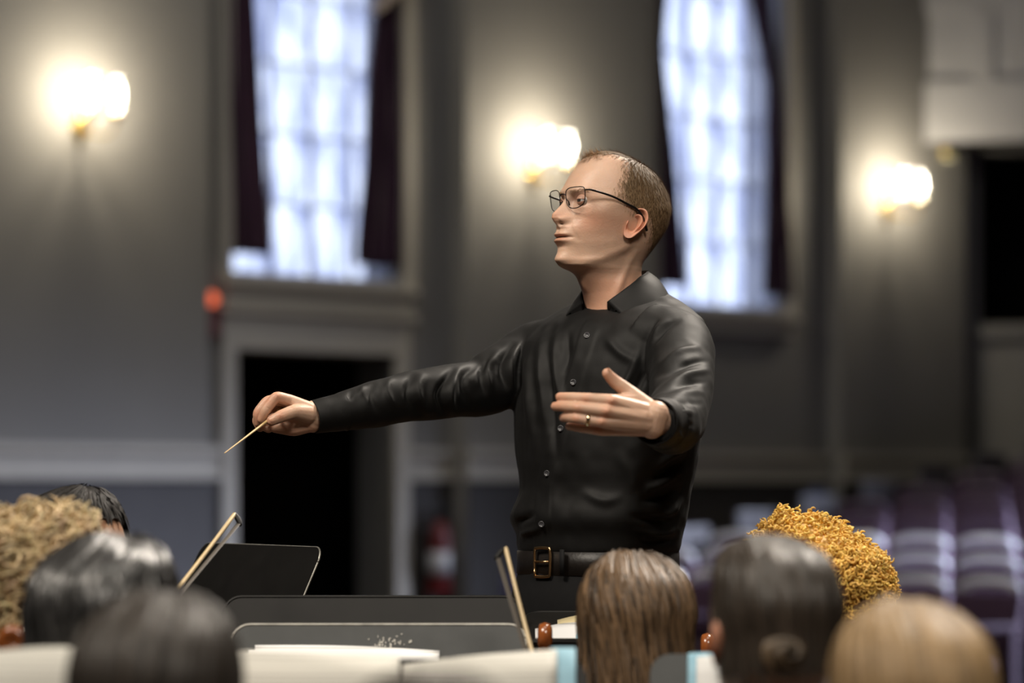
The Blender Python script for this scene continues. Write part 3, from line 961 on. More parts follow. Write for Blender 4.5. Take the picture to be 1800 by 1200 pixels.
# tendons, knuckles
face = np.clip(-N[:, 1], 0, 1)
for poly, amp, w in (([(1135, 726), (1078, 704)], 0.0011, 4.5), ([(1135, 734), (1070, 722)], 0.0012, 4.5), ([(1133, 742), (1060, 741)], 0.0010, 4.5)):
    d, t = seg_dist(px, poly); V += N * (amp * np.exp(-(d / w) ** 2) * face)[:, None]
for kx, ky, amp in ((1074, 704, 0.0022), (1066, 722, 0.0022), (1057, 741, 0.0019), (1051, 756, 0.0014), (1029, 700, 0.0012), (1015, 716, 0.0012), (1013, 735, 0.0012)):
    V += N * (amp * np.exp(-((px[:, 0] - kx) ** 2 + (px[:, 1] - ky) ** 2) / 60) * face)[:, None]
col = np.ones((len(V), 3))
kn = np.zeros(len(V))
for kx, ky in ((1074, 706), (1066, 724), (1057, 741), (1051, 756), (1029, 700), (1014, 716), (1012, 735)):
    kn = np.maximum(kn, np.exp(-((px[:, 0] - kx) ** 2 + (px[:, 1] - ky) ** 2) / 90))
kn = np.maximum(kn, 0.8 * np.clip((1010 - px[:, 0]) / 30, 0, 1)); kn = np.maximum(kn, 0.7 * np.clip((672 - px[:, 1]) / 15, 0, 1))
col = col * (1 - 0.75 * kn[:, None]) + np.array((1.0, 0.74, 0.66)) * 0.75 * kn[:, None]
body.add(V, F); body.C[-1] = col

# far hand gripping the baton
hr = MB()
chain(hr, [(612, 727, 5.29), (580, 730, 5.28), (556, 731, 5.27)], [0.0265, 0.0265, 0.0255], 20)
chain(hr, [(553, 722, 5.265), (550, 741, 5.27)], [0.0205, 0.0205], 18)
chain(hr, [(546, 722, 5.255), (509, 704, 5.245)], [0.0165, 0.0120]); chain(hr, [(546, 722, 5.27), (506, 705, 5.268)], [0.0165, 0.0120])
chain(hr, [(546, 728, 5.285), (507, 713, 5.288)], [0.0165, 0.0115]); chain(hr, [(546, 738, 5.293), (510, 726, 5.303)], [0.016, 0.011])
chain(hr, [(509, 704, 5.245), (485, 696.5, 5.226), (466, 722, 5.222), (459.5, 737, 5.226)], [0.0118, 0.0106, 0.0094, 0.0080])
chain(hr, [(506, 705, 5.268), (471, 703, 5.250), (452, 726, 5.245), (454, 744, 5.250)], [0.0115, 0.0104, 0.0094, 0.0080])
chain(hr, [(507, 713, 5.288), (468, 718, 5.273), (450, 738, 5.267), (457, 752, 5.262)], [0.0110, 0.0100, 0.0090, 0.0078])
chain(hr, [(510, 726, 5.303), (478, 735, 5.290), (461, 748, 5.282), (472, 754, 5.272)], [0.0100, 0.0092, 0.0085, 0.0076])
chain(hr, [(545, 743, 5.272), (516, 751, 5.268), (484, 750, 5.268)], [0.0175, 0.0170, 0.0115])
chain(hr, [(530, 735, 5.265), (490, 735, 5.27)], [0.018, 0.012])
chain(hr, [(542, 727, 5.250), (517, 723, 5.228), (494, 731.5, 5.214), (478, 739, 5.213)], [0.0180, 0.0134, 0.0118, 0.0100])
V, F, N = remesh(hr, 0.0014, 8)
px = to_px(V)
face = np.clip(-N[:, 1], 0, 1)
for (kx, ky), amp, w in (((485, 694), 0.0015, 6), ((494, 730), 0.0008, 5)):
    V += N * (amp * np.exp(-((px[:, 0] - kx) ** 2 + (px[:, 1] - ky) ** 2) / w**2) * face)[:, None]
for poly, amp, w in (([(497, 726), (492, 738)], -0.0005, 1.2), ([(500, 724), (496, 737)], -0.0004, 1.2), ([(520, 741), (545, 752)], -0.0009, 2.5), ([(470, 716), (478, 722)], -0.0006, 1.4), ([(500, 708), (512, 716)], -0.0010, 2.5)):
    d, t = seg_dist(px, poly); V += N * (amp * np.exp(-(d / w) ** 2) * face)[:, None]
kn = np.maximum.reduce([np.exp(-((px[:, 0] - a) ** 2 + (px[:, 1] - b) ** 2) / 120) for a, b in ((486, 695), (476, 740), (459, 738), (452, 727), (450, 740), (494, 731), (471, 704))])
low = np.clip((px[:, 1] - 742) / 16, 0, 1)
kn = np.maximum(kn, 0.6 * low)
col = np.ones((len(V), 3)) * (1 - 0.75 * kn[:, None]) + np.array((1.0, 0.74, 0.66)) * 0.75 * kn[:, None]
body.add(V, F); body.C[-1] = col


# nails
def nail(c, ax, nor, L, W):
    c, ax, nor = (np.array(q, float) for q in (c, ax, nor))
    ax /= np.linalg.norm(ax); nor -= ax * (nor @ ax); nor /= np.linalg.norm(nor); sd = np.cross(ax, nor)
    u = np.linspace(-1, 1, 9); v = np.linspace(-1, 1, 9)
    Um, Vm = np.meshgrid(u, v, indexing='ij')
    k = np.clip(1 - 0.25 * np.maximum(Um, 0) ** 2, 0, 1)
    p = c + (Um * L / 2)[..., None] * ax + (Vm * k * W / 2)[..., None] * sd + (0.0012 - 0.30 * W * Vm**2)[..., None] * nor
    F = [(i * 9 + j, (i + 1) * 9 + j, (i + 1) * 9 + j + 1, i * 9 + j + 1) for i in range(8) for j in range(8)]
    body.add(p.reshape(-1, 3), F, (1.12, 0.95, 0.90))


a, b = P(494, 731.5, 5.214), P(478, 739, 5.213)
nail(b + np.array([0.001, -0.0088, 0.004]), b - a, (0.0, -0.8, 0.6), 0.011, 0.011)
a, b = P(1080, 670, 4.80), P(1067, 656, 4.792)
nail(b + np.array([0.0055, -0.004, 0.0045]), b - a, (0.75, -0.45, 0.45), 0.011, 0.0105)
# hidden trunk, arms and legs that join head and hands under the clothes
TF = lambda ph: (np.array([-math.sin(math.radians(ph)), -math.cos(math.radians(ph)), 0]), np.array([math.cos(math.radians(ph)), -math.sin(math.radians(ph)), 0]))
core = MB()
SECS = [(508, 1082, .050, .035, 43, -.045), (520, 1080, .094, .048, 43, -.040), (535, 1079, .132, .062, 43, -.034), (550, 1077, .163, .083, 43, -.024), (570, 1075, .192, .100, 43, -.016), (598, 1073, .206, .115, 43, -.008), (625, 1071, .206, .124, 43, -.005),
        (655, 1070, .205, .131, 43, -.002), (720, 1068, .202, .138, 44), (800, 1067, .188, .145, 48), (860, 1064, .178, .140, 50), (900, 1053, .183, .144, 51), (915, 1051, .182, .144, 51), (938, 1053, .172, .136, 51), (960, 1052, .168, .134, 51), (970, 1052, .166, .132, 51)]


def torso(m, shrink=0.0, secs=SECS, e=2.25):
    out = []
    for y, cx_, a_, b_, ph, *sh_ in secs:
        f_, l_ = TF(ph)
        out.append((P(cx_, y, D0) + f_ * (sh_[0] if sh_ else 0), l_ * (a_ - shrink), f_ * (b_ - shrink), e))
    A_ = catmull(np.array([np.concatenate([c_, a_, b_]) for c_, a_, b_, _ in out]), 4)
    m.loft([(q[:3], q[3:6], q[6:9], e) for q in A_], 56)


torso(core, 0.018)
chain(core, [(960, 622, 5.49), (905, 656, 5.48), (840, 686, 5.435), (760, 693, 5.38), (590, 728, 5.285)], [0.040, 0.038, 0.034, 0.032, 0.022]); chain(core, [(1170, 620, 5.28), (1194, 670, 5.16), (1186, 736, 5.01), (1172, 745, 4.90)], [0.040, 0.036, 0.032, 0.024])
LEGS = []
for sx in (1, -1):
    f_, l_ = TF(51)
    hip = P(1050, 1010, D0) + l_ * 0.088 * sx; knee = hip + np.array([0, 0, -0.43]) + f_ * 0.03 + l_ * 0.02 * sx; ank = np.array([knee[0], knee[1], PODIUM_Z + 0.09]) - f_ * 0.03
    LEGS.append((hip, knee, ank, f_, l_ * sx))
    core.tube(np.array([hip, knee, ank]), [0.075, 0.055, 0.04], 14, round_ends=True)
V, F, N = remesh(core, 0.011, 3)
body.add(V, F)
cpart(body, 'body', SKIN, tint=True)
eyes(con, Matrix.Translation(-con.location) @ HM)

# ---- shirt
sh = MB()
torso(sh)
RARM = [(985, 612, 5.47, .062), (942, 626, 5.51, .067), (905, 649, 5.49, .0645), (870, 668, 5.46, .063), (840, 682, 5.44, .0565), (800, 686, 5.41, .0535), (760, 692, 5.38, .0510), (710, 698, 5.355, .0480), (660, 710, 5.325, .0445), (610, 722, 5.295, .0375), (575, 730, 5.275, .0300), (557, 731.5, 5.268, .0285)]
LARM = [(1150, 600, 5.31, .075), (1188, 612, 5.27, .068), (1196, 650, 5.20, .0620), (1196, 690, 5.12, .0575), (1191, 722, 5.05, .0555), (1186, 738, 5.00, .0540), (1180, 746, 4.95, .0505), (1172, 746, 4.90, .0460), (1162, 744, 4.85, .0405), (1153, 741, 4.815, .0375)]


def sleeve(m, path):
    p = np.array([P(*q[:3]) for q in path]); r = np.array([q[3] for q in path])
    c = catmull(np.column_stack([p, r]), 6)
    m.tube(c[:, :3], c[:, 3], 36)


sleeve(sh, RARM); sleeve(sh, LARM)
V, F, N = remesh(sh, 0.0036, 10)
px = to_px(V)
cf = np.clip(-N[:, 1] * 1.6, 0, 1)


def fold(poly, amp, w, both=True, sharp=2.0):
    """a soft ridge (amp > 0) or crease in the cloth along a pixel polyline"""
    global V
    poly = catmull(np.array(poly, float), 5) if len(poly) > 2 else np.array(poly, float)
    d, t = seg_dist(px, poly)
    g = np.exp(-np.abs(d / w) ** sharp) * np.sin(math.pi * np.clip(t, 0, 1)) ** 1.3
    V = V + N * (1.5 * amp * g * cf)[:, None]


# folds falling from the far shoulder, drawn towards the armpit
for poly, a, w in (
    ([(985, 560), (975, 620), (985, 690), (1000, 740)], .006, 7), ([(965, 565), (950, 620), (955, 700), (960, 770)], .007, 8), ([(1000, 575), (996, 625), (990, 660)], -.005, 6),
    ([(945, 580), (928, 640), (930, 720), (938, 800)], .007, 9), ([(968, 600), (966, 680), (975, 760), (980, 820)], -.005, 7), ([(918, 610), (912, 660), (918, 740)], -.006, 7),
    ([(905, 600), (880, 640), (893, 690)], -.008, 6), ([(925, 592), (897, 640), (905, 700)], .008, 7), ([(880, 612), (856, 650), (868, 705)], .006, 7), ([(868, 618), (846, 655), (856, 700)], -.005, 5),
    ([(850, 630), (812, 668), (835, 728)], -.006, 7), ([(800, 642), (772, 690), (782, 738)], -.009, 6), ([(815, 640), (790, 690), (800, 736)], .008, 8), ([(745, 652), (735, 690), (760, 735)], .007, 8),
    ([(728, 650), (715, 690), (735, 738)], -.005, 6), ([(690, 662), (680, 690), (700, 725)], .004, 6), ([(660, 670), (650, 695), (665, 730)], -.0035, 5), ([(640, 675), (632, 700)], .003, 5), ([(620, 684), (612, 705)], -.0025, 4),
    # chest and near shoulder
    ([(1130, 600), (1112, 650), (1085, 700), (1060, 740)], .006, 7), ([(1150, 605), (1128, 665), (1100, 720)], -.006, 7), ([(1180, 560), (1150, 590), (1133, 640)], .007, 9), ([(1160, 560), (1140, 600), (1125, 650)], -.006, 7),
    ([(1200, 560), (1168, 580), (1142, 620), (1140, 690)], -.007, 5), ([(1060, 585), (1090, 620), (1130, 640)], .004, 8),
    # near sleeve: rings of wrinkles
    ([(1235, 610), (1195, 620), (1150, 650)], .006, 6), ([(1250, 635), (1205, 640), (1150, 668)], -.006, 5), ([(1252, 650), (1205, 660), (1148, 690)], .007, 6), ([(1246, 672), (1205, 675), (1150, 702)], -.006, 5),
    ([(1242, 690), (1205, 692), (1165, 705)], .006, 6), ([(1238, 712), (1205, 708), (1172, 712)], -.006, 5), ([(1230, 730), (1205, 724), (1180, 722)], .005, 5), ([(1224, 750), (1200, 740), (1188, 730)], -.005, 4), ([(1215, 770), (1195, 765), (1190, 745)], .005, 5),
    # waist: cloth drawn into the belt
    ([(925, 860), (905, 895), (903, 915)], .008, 9), ([(945, 900), (915, 915), (908, 930)], -.010, 7), ([(960, 925), (925, 935), (912, 945)], .006, 6), ([(1205, 820), (1160, 850), (1130, 860)], .007, 8), ([(1205, 850), (1165, 872), (1120, 880)], -.007, 7),
    ([(1200, 870), (1180, 900), (1160, 920)], .007, 8), ([(1198, 905), (1160, 915), (1100, 905)], -.008, 7), ([(1195, 925), (1160, 938), (1110, 930)], .007, 7), ([(1193, 945), (1160, 952), (1120, 950)], -.006, 5), ([(1020, 860), (1060, 880), (1100, 870)], .004, 9),
    ([(1215, 780), (1180, 800), (1150, 830)], .007, 9), ([(1210, 800), (1175, 825), (1140, 850)], -.006, 8), ([(990, 800), (975, 850), (970, 910)], .003, 10), ([(1080, 790), (1110, 830), (1115, 870)], .003, 12)):
    fold(poly, a, w)
# front placket: a raised strip
PLACKET = [(1040, 575), (1032, 592), (1008, 672), (986, 752), (963, 832), (953, 921), (952, 962)]
dp, tp = seg_dist(px, catmull(np.array(PLACKET, float), 6))
V = V + N * (0.0016 * (1 / (1 + np.exp((dp - 13.5) / 0.8))) * cf)[:, None]
# general soft wrinkling and drag
V = V + N * (0.0028 * vnoise(V * np.array([1, 1, 0.55]), 17, 3) + 0.0013 * vnoise(V, 45, 5))[:, None]
# gather at the tuck line, slight blousing above the belt
SHIRT = mat('black_cotton_shirt', (0.0042, 0.0040, 0.0039), 0.62, var=0.12, vscale=40, bump=0.05, bscale=500, sheen=0.015, spec=0.25)
shirt = link('shirt', mesh_data('shirt', V, F, True, mats=[SHIRT]), con)
shirt.matrix_parent_inverse = Matrix.Translation(-con.location)


def sub(m, name, material, parent, **k):
    """sub-part built in world coordinates"""
    m.M = None
    return m.build(name, material, parent, **k)


# cuffs
for path, nm in ((RARM, 0), (LARM, 1)):
    p = np.array([P(*q[:3]) for q in path]); r = np.array([q[3] for q in path])
    e, d = p[-1], p[-1] - p[-3]; d /= np.linalg.norm(d)
    L = 0.055
    rr = r[-1] + 0.0025
    prof = [(rr + 0.006, -L), (rr + 0.0045, -L + 0.002), (rr + 0.002, -0.02), (rr, 0.006), (rr - 0.0015, 0.008), (rr - 0.004, 0.006), (rr - 0.004, -0.02)]
    th = np.linspace(0, 2 * math.pi, 40, endpoint=False)
    ref = np.array([0, 0, 1.0]); A = np.cross(d, ref); A /= np.linalg.norm(A); B = np.cross(d, A)
    m = MB(); m.grid_tube([e + d * h + q * (np.cos(th)[:, None] * A + np.sin(th)[:, None] * B) for q, h in prof], caps=False)
    sub(m, 'cuff', SHIRT, shirt)

# collar
NCX = 1081
cf_, cl_ = TF(43)


def ring_pt(psi, R, y):
    q = math.radians(psi)
    c = P(NCX, y, D0)
    return c + R * (cf_ * math.cos(q) + cl_ * math.sin(q))


m = MB()
nT = 60
top_in, top, out1, out2 = [], [], [], []
for i in range(nT):
    t = i / (nT - 1)                       # 0: front end near side ... 0.5: nape ... 1: front end far side
    sgn = 1 if t < 0.5 else -1
    u = 2 * (0.5 - abs(t - 0.5))           # 0 at the ends, 1 at the nape
    psi = 28 + (180 - 28) * u
    yf = np.interp(u, [0, .2, .4, .6, .8, 1], [537, 514, 492, 481, 477, 476])
    psio = 56 + (180 - 56) * u ** 0.92
    yo = np.interp(u, [0, .12, .3, .5, .75, 1], [586, 576, 552, 526, 511, 508])
    Ro = np.interp(u, [0, .3, .6, 1], [.120, .118, .104, .088])
    Rf = np.interp(u, [0, .5, 1], [.066, .064, .064])
    top_in.append(ring_pt(sgn * psi, Rf - .004, yf + 30)); top.append(ring_pt(sgn * psi, Rf, yf)); 
    a_, b_ = ring_pt(sgn * psi, Rf + .005, yf - 1), ring_pt(sgn * psio, Ro, yo)
    out1.append((a_ * 0.5 + b_ * 0.5) + np.array([0, 0, 0.006])); out2.append(b_)
    top[-1] = top[-1]
rows = []
for i in range(nT):
    c = catmull([top_in[i], top[i], top[i] * 0.9 + out1[i] * 0.1 + np.array([0, 0, .002]), out1[i], out2[i]], 4)
    rows.append(c)
R = np.array(rows)                       # (nT, k, 3)
th_ = 0.0022
cen = np.array([P(NCX, 520, D0)])
nrm = R - np.array([P(NCX, 520, D0)]); nrm[..., 2] = 0; nrm /= np.linalg.norm(nrm, axis=-1)[..., None]
k = R.shape[1]
ringsA = np.concatenate([R, (R - nrm * th_)[:, ::-1]], 1)
m.grid_tube(ringsA)
sub(m, 'collar', SHIRT, shirt)
# black undershirt at the open neck and the collar stand closing under it
m = MB()
m.loft([(P(NCX, y, D0), cl_ * a_, cf_ * b_, 2.1) for y, a_, b_ in ((600, .070, .058), (578, .068, .064), (564, .064, .066), (557, .060, .061))], 40)
sub(m, 'undershirt', mat('black_undershirt', (0.01, 0.01, 0.01), 0.8, var=0.1), shirt)
# buttons on the placket
bpy.context.view_layer.update()
tree_V, tree_F = V, F
from mathutils.bvhtree import BVHTree
BV = BVHTree.FromPolygons([tuple(v) for v in V], F)
BUT = mat('smoke_grey_button', (0.05, 0.05, 0.055), 0.25, var=0.1)
camp = Vector((0, 0, CAMZ))


def hit(px_, py_, bv=BV):
    d = (Vector(P(px_, py_, 5.0)) - camp).normalized()
    loc, nor, _, _ = bv.ray_cast(camp, d)
    return (np.array(loc), np.array(nor)) if loc is not None else (None, None)


for bx, by in ((1032, 590), (1008, 672), (986, 753), (962, 832), (952.5, 921)):
    c, nn_ = hit(bx, by)
    if c is None: continue
    nn_ = nn_ * 0.5 + np.array([0, -0.6, 0.1]); nn_ /= np.linalg.norm(nn_)
    m = MB()
    m.lathe([(0.0, -0.002), (0.0058, -0.002), (0.0062, 0.0008), (0.0058, 0.0022), (0.0046, 0.0026), (0.0040, 0.0016), (0.0, 0.0014)], c + nn_ * 0.0012, 22, nn_)
    sub(m, 'button', BUT, shirt)

# trousers, belt, buckle, shoes
tr_ = MB()
secs = [(972, 1051, .161, .128, 51), (1010, 1050, .166, .134, 51), (1050, 1047, .174, .142, 51), (1090, 1046, .180, .146, 51), (1130, 1046, .182, .144, 51), (1160, 1046, .176, .135, 51)]
torso(tr_, 0.0, secs)
for hip, knee, ank, f_, l_ in LEGS:
    pts = catmull([hip + np.array([0, 0, -.03]), hip * 0.5 + knee * 0.5, knee, knee * 0.5 + ank * 0.5, ank + np.array([0, 0, -0.01])], 5)
    tr_.tube(pts, np.interp(np.arange(len(pts)), [0, 5, 10, 15, 20], [.102, .09, .074, .066, .062]), 28)
V2, F2, N2_ = remesh(tr_, 0.006, 8)
V2 = V2 + N2_ * (0.003 * vnoise(V2 * np.array([1, 1, .6]), 14, 9))[:, None]
TROU = mat('black_wool_trousers', (0.006, 0.006, 0.0065), 0.75, var=0.15, vscale=60, spec=0.2)
o = link('trousers', mesh_data('trousers', V2, F2, True, mats=[TROU]), con); o.matrix_parent_inverse = Matrix.Translation(-con.location)
f_, l_ = TF(51)
m = MB()
zs = [(967, -.001), (968, .0035), (1008, .0045), (1010, .0)]
m.loft([(P(1050.5, y, D0), l_ * (.1630 + g_), f_ * (.1300 + g_), 2.25) for y, g_ in zs], 72)
belt = cpart(m, 'belt', mat('black_leather_belt', (0.010, 0.008, 0.007), 0.42, var=0.2, vscale=30, bump=0.1, bscale=180, spec=0.35))
tree_b = BVHTree.FromPolygons([tuple(v) for v in np.vstack(m.V)], m.F)
c0, _ = hit(955, 988, tree_b); c1, _ = hit(975, 988, tree_b)
ax = (c1 - c0) / np.linalg.norm(c1 - c0); nb = np.cross(np.array([0, 0, 1.0]), ax); nb = nb if nb[1] < 0 else -nb
bc = c0 + nb * 0.006 + ax * 0.004
hw, hh = 0.021, 0.0265
loop = [(-hw, -hh + .006), (-hw, hh - .006), (-hw + .006, hh), (hw - .006, hh), (hw, hh - .006), (hw, -hh + .006), (hw - .006, -hh), (-hw + .006, -hh)]
pts = np.array([bc + ax * a_ + np.array([0, 0, b_]) for a_, b_ in loop]); pts = np.vstack([catmull(pts, 4, closed=True)])
pts = np.vstack([pts, pts[:2]])
m = MB(); m.tube(pts, 0.0030, 8); m.tube(np.array([bc - ax * hw + np.array([0, 0, .001]), bc + ax * (hw - .002) + nb * .002 + np.array([0, 0, .001])]), 0.0022, 8)
sub(m, 'buckle', mat('antique_brass_buckle', (0.50, 0.33, 0.17), 0.28, 1.0, var=0.1), belt)
m = MB()
lp = bc + ax * 0.055 + nb * 0.001
for dx in (0,):
    q = lp
    m.tube(np.array([q + np.array([0, 0, -.024]) , q + np.array([0, 0, .024])]), 0.006, 10, flat=0.45, up=nb)
sub(m, 'belt_loop', TROU, belt)
for hip, knee, ank, f_, l_ in LEGS:
    m = MB()
    b0 = np.array([ank[0], ank[1], PODIUM_Z])
    secs = []
    for t, w_, h_ in ((-.085, .026, .05), (-.06, .036, .075), (0.0, .04, .095), (.06, .042, .07), (.12, .047, .055), (.17, .043, .045), (.20, .028, .03)):
        secs.append((b0 + f_ * t + np.array([0, 0, h_ / 2]), l_ * w_, np.array([0, 0, h_ / 2]), 2.6))
    m.loft(secs, 24); cpart(m, 'shoe', mat('black_shoe_leather', (0.01, 0.01, 0.01), 0.25, var=0.1))

# ---- wedding ring
m = MB()
a_, b_ = P(1057, 741, 4.766), P(1014, 735, 4.764)
rc = a_ + (b_ - a_) * 0.56; ra = (b_ - a_) / np.linalg.norm(b_ - a_)
m.lathe([(0.0098, -.003), (0.0108, -.003), (0.0112, 0), (0.0108, .003), (0.0098, .003), (0.0098, -.003)], rc, 32, ra)
cpart(m, 'ring', mat('pale_gold_ring', (0.75, 0.62, 0.38), 0.15, 1.0, var=0.04))

# ---- hair: short, thinning at the front
hair = MB()
nS = 26000
yy = 268 + RNG.random(nS) ** 0.8 * 190
tt = RNG.uniform(-math.pi, math.pi, nS)
f_a, l_a = head_points(tt, yy, True)


def hairline(f, l, y):
    al = np.abs(l)
    side = np.interp(y, [268, 276, 285, 300, 320, 335, 347, 358, 366, 384, 386, 392, 420, 440, 452, 458], [30, 26, 16, 15, 22, 29, 32, 24, 15, 7, -24, -27, -38, -44, -52, -80])
    lock = np.where(y < 289, 64 - 0.018 * al**2, -99)
    return np.maximum(side, lock)


hl_ = hairline(f_a, l_a, yy)
edge = hl_ - f_a + RNG.normal(0, 7.0, nS)
keep = edge > 0
thin = (yy < 283) & (f_a > 8)
keep &= ~(thin & (RNG.random(nS) < 0.30))
f_a, l_a, yy, tt, edge = (q[keep] for q in (f_a, l_a, yy, tt, edge))
root_p = np.stack([f_a, l_a, HY0 - yy], 1)
e1 = np.stack(head_points(tt + 0.02, yy), 1) - np.stack([f_a, l_a], 1)
f2, l2 = head_points(tt, yy + 0.6)
dv = np.stack([f2 - f_a, l2 - l_a, np.full(len(yy), -0.6)], 1); du = np.column_stack([e1, np.zeros(len(yy))])
nr = np.cross(du, dv); nr /= np.linalg.norm(nr, axis=1)[:, None] + 1e-9
ctr = np.array([0, 0, 30.0]); flip = np.sum(nr * (root_p - ctr), 1) < 0; nr[flip] *= -1
dn = np.array([0.25, 0, -1.0]); fw = np.array([1.0, 0, 0.15])
topw = np.clip((300 - yy) / 25, 0, 1)[:, None]
dr_ = dn * (1 - topw) + fw * topw
dr_ = dr_ + 0.25 * np.stack([vnoise(root_p, .05, 1), vnoise(root_p, .05, 2), vnoise(root_p, .05, 4)], 1)
dr_ = dr_ - nr * np.sum(dr_ * nr, 1)[:, None]; dr_ /= np.linalg.norm(dr_, axis=1)[:, None] + 1e-9
ln = np.interp(yy, [268, 290, 330, 380, 450], [14, 14, 12, 8, 4.5]) * RNG.uniform(.6, 1.2, len(yy)) * np.clip(0.5 + edge / 18, 0.45, 1)
tone = (RNG.uniform(0.6, 1.3, len(yy)) * np.interp(yy, [268, 300, 340, 370, 460], [.95, .8, 1.0, 1.35, 1.3]))[:, None] * np.array([1, .97, .92])
strand_mesh(hair, root_p + nr * np.clip(edge / 12, 0, 1.0)[:, None], dr_, nr, ln, 0.95, 0.05, tone, 3, jitter=.14)
# wispy forelock
nw_ = 190
lw_ = RNG.normal(0, 20, nw_); fw_ = RNG.uniform(34, 57, nw_)
yw = np.interp(fw_, [36, 48, 56, 62], [271, 275.5, 281, 286]) + .004 * lw_ ** 2
strand_mesh(hair, np.stack([fw_, lw_, HY0 - yw], 1), np.tile([[.75, .1, .35]], (nw_, 1)), np.tile([[.35, 0, .94]], (nw_, 1)), RNG.uniform(9, 19, nw_), .7, .15, np.tile([[2.6, 2.6, 2.6]], (nw_, 1)) * RNG.uniform(.6, 1.2, (nw_, 1)), 3, jitter=.28)
# scalp shell under the strands
ysg = np.concatenate([268 + np.linspace(0.2, math.sqrt(40), 18) ** 2, np.linspace(312, 456, 70)])
tsg = np.linspace(-math.pi, math.pi, 150, endpoint=False)
YG, TG = np.meshgrid(ysg, tsg, indexing='ij')
fg, lg = head_points(TG, YG)
ins = hairline(fg, lg, YG) - fg
off = np.clip((ins - 9) / 9, -0.6, 0.9) + 0.10 * RNG.normal(size=ins.shape)
cgx = (head_rows(YG)[0] - head_rows(YG)[1]) / 2
rr_ = np.stack([fg - cgx, lg, (HY0 - YG - 20) * 0.9], -1); rr_ /= np.linalg.norm(rr_, axis=-1)[..., None]
GV = np.stack([fg, lg, HY0 - YG], -1) + rr_ * off[..., None]
n_ = len(tsg)
FF = [(i * n_ + j, i * n_ + (j + 1) % n_, (i + 1) * n_ + (j + 1) % n_, (i + 1) * n_ + j) for i in range(len(ysg) - 1) for j in range(n_) if max(ins[i, j], ins[i + 1, j], ins[i, (j + 1) % n_]) > 8.0]
hair.add(GV.reshape(-1, 3), FF, (0.62, 0.56, 0.50))
# eyebrows
nb_ = 220
lb = RNG.uniform(13, 46, nb_) * RNG.choice([-1, 1], nb_); yb = 345 - 3.0 * np.sin((np.abs(lb) - 13) / 33 * math.pi * 0.75) + RNG.normal(0, 1.6, nb_)
Fr, Br, Wr = head_rows(yb)
tb_ = np.arcsin(np.clip(lb / Wr, -1, 1)) * 0.93
fb, lb2 = head_points(tb_, yb)
rp = np.stack([fb + .3, lb2, HY0 - yb], 1)
strand_mesh(hair, rp, np.stack([np.full(nb_, -.15), np.sign(lb2), np.full(nb_, .18)], 1), np.tile([1.0, 0, 0], (nb_, 1)), RNG.uniform(4, 7, nb_), .6, .2, np.tile([[1.7, 1.6, 1.5]], (nb_, 1)), 2, jitter=.2)
Vh, Fh, Ch = hair.arrays()
HAIRC = mat('short_light_brown_hair', (0.20, 0.132, 0.074), 0.55, tint=True, spec=0.35)
o = link('hair', mesh_data('hair', h2w(Vh), Fh, True, Ch, [HAIRC]), con); o.matrix_parent_inverse = Matrix.Translation(-con.location)

# ---- glasses
gl = tag(empty('glasses'), 'thin dark metal rectangular glasses'); gl.parent = con
WIRE = mat('gunmetal_wire', (0.035, 0.03, 0.03), 0.3, 0.8, var=0.1)
LENS = bpy.data.materials.new('spectacle_lens'); LENS.use_nodes = True
_nt = LENS.node_tree; _nt.nodes.clear()
_o = _nt.nodes.new('ShaderNodeOutputMaterial'); _t = _nt.nodes.new('ShaderNodeBsdfTransparent'); _g2 = _nt.nodes.new('ShaderNodeBsdfGlossy'); _x = _nt.nodes.new('ShaderNodeMixShader'); _f = _nt.nodes.new('ShaderNodeMath'); _lw = _nt.nodes.new('ShaderNodeLayerWeight'); _f.operation = 'MULTIPLY_ADD'; _f.inputs[1].default_value = 0.45; _f.inputs[2].default_value = 0.03; _pw = _nt.nodes.new('ShaderNodeMath'); _pw.operation = 'POWER'; _pw.inputs[1].default_value = 3.0; _nt.links.new(_lw.outputs['Facing'], _pw.inputs[0]); _nt.links.new(_pw.outputs[0], _f.inputs[0])
_t.inputs['Color'].default_value = (0.93, 0.94, 0.96, 1); _g2.inputs['Roughness'].default_value = 0.02
_nt.links.new(_f.outputs[0], _x.inputs[0]); _nt.links.new(_t.outputs[0], _x.inputs[1]); _nt.links.new(_g2.outputs[0], _x.inputs[2]); _nt.links.new(_x.outputs[0], _o.inputs[0])
LOC = np.array([(10, 349), (12, 342.5), (20, 338.5), (34, 337.5), (50, 338), (57, 340.5), (58, 350), (56, 362), (50, 369), (38, 373), (24, 373), (14, 368), (10.5, 359)], float)
lo = catmull(LOC, 4, closed=True)


def lens_f(l): return 105.5 - 0.0030 * l * l
def g2w(l, y, df=0.0): return h2w(np.stack([lens_f(np.abs(l)) + df + (y - 355) * -0.10, l, HY0 - y], -1))


def gsub(m, name, material):
    o = m.build(name, material, gl); o.matrix_parent_inverse = Matrix.Translation(-con.location); return o


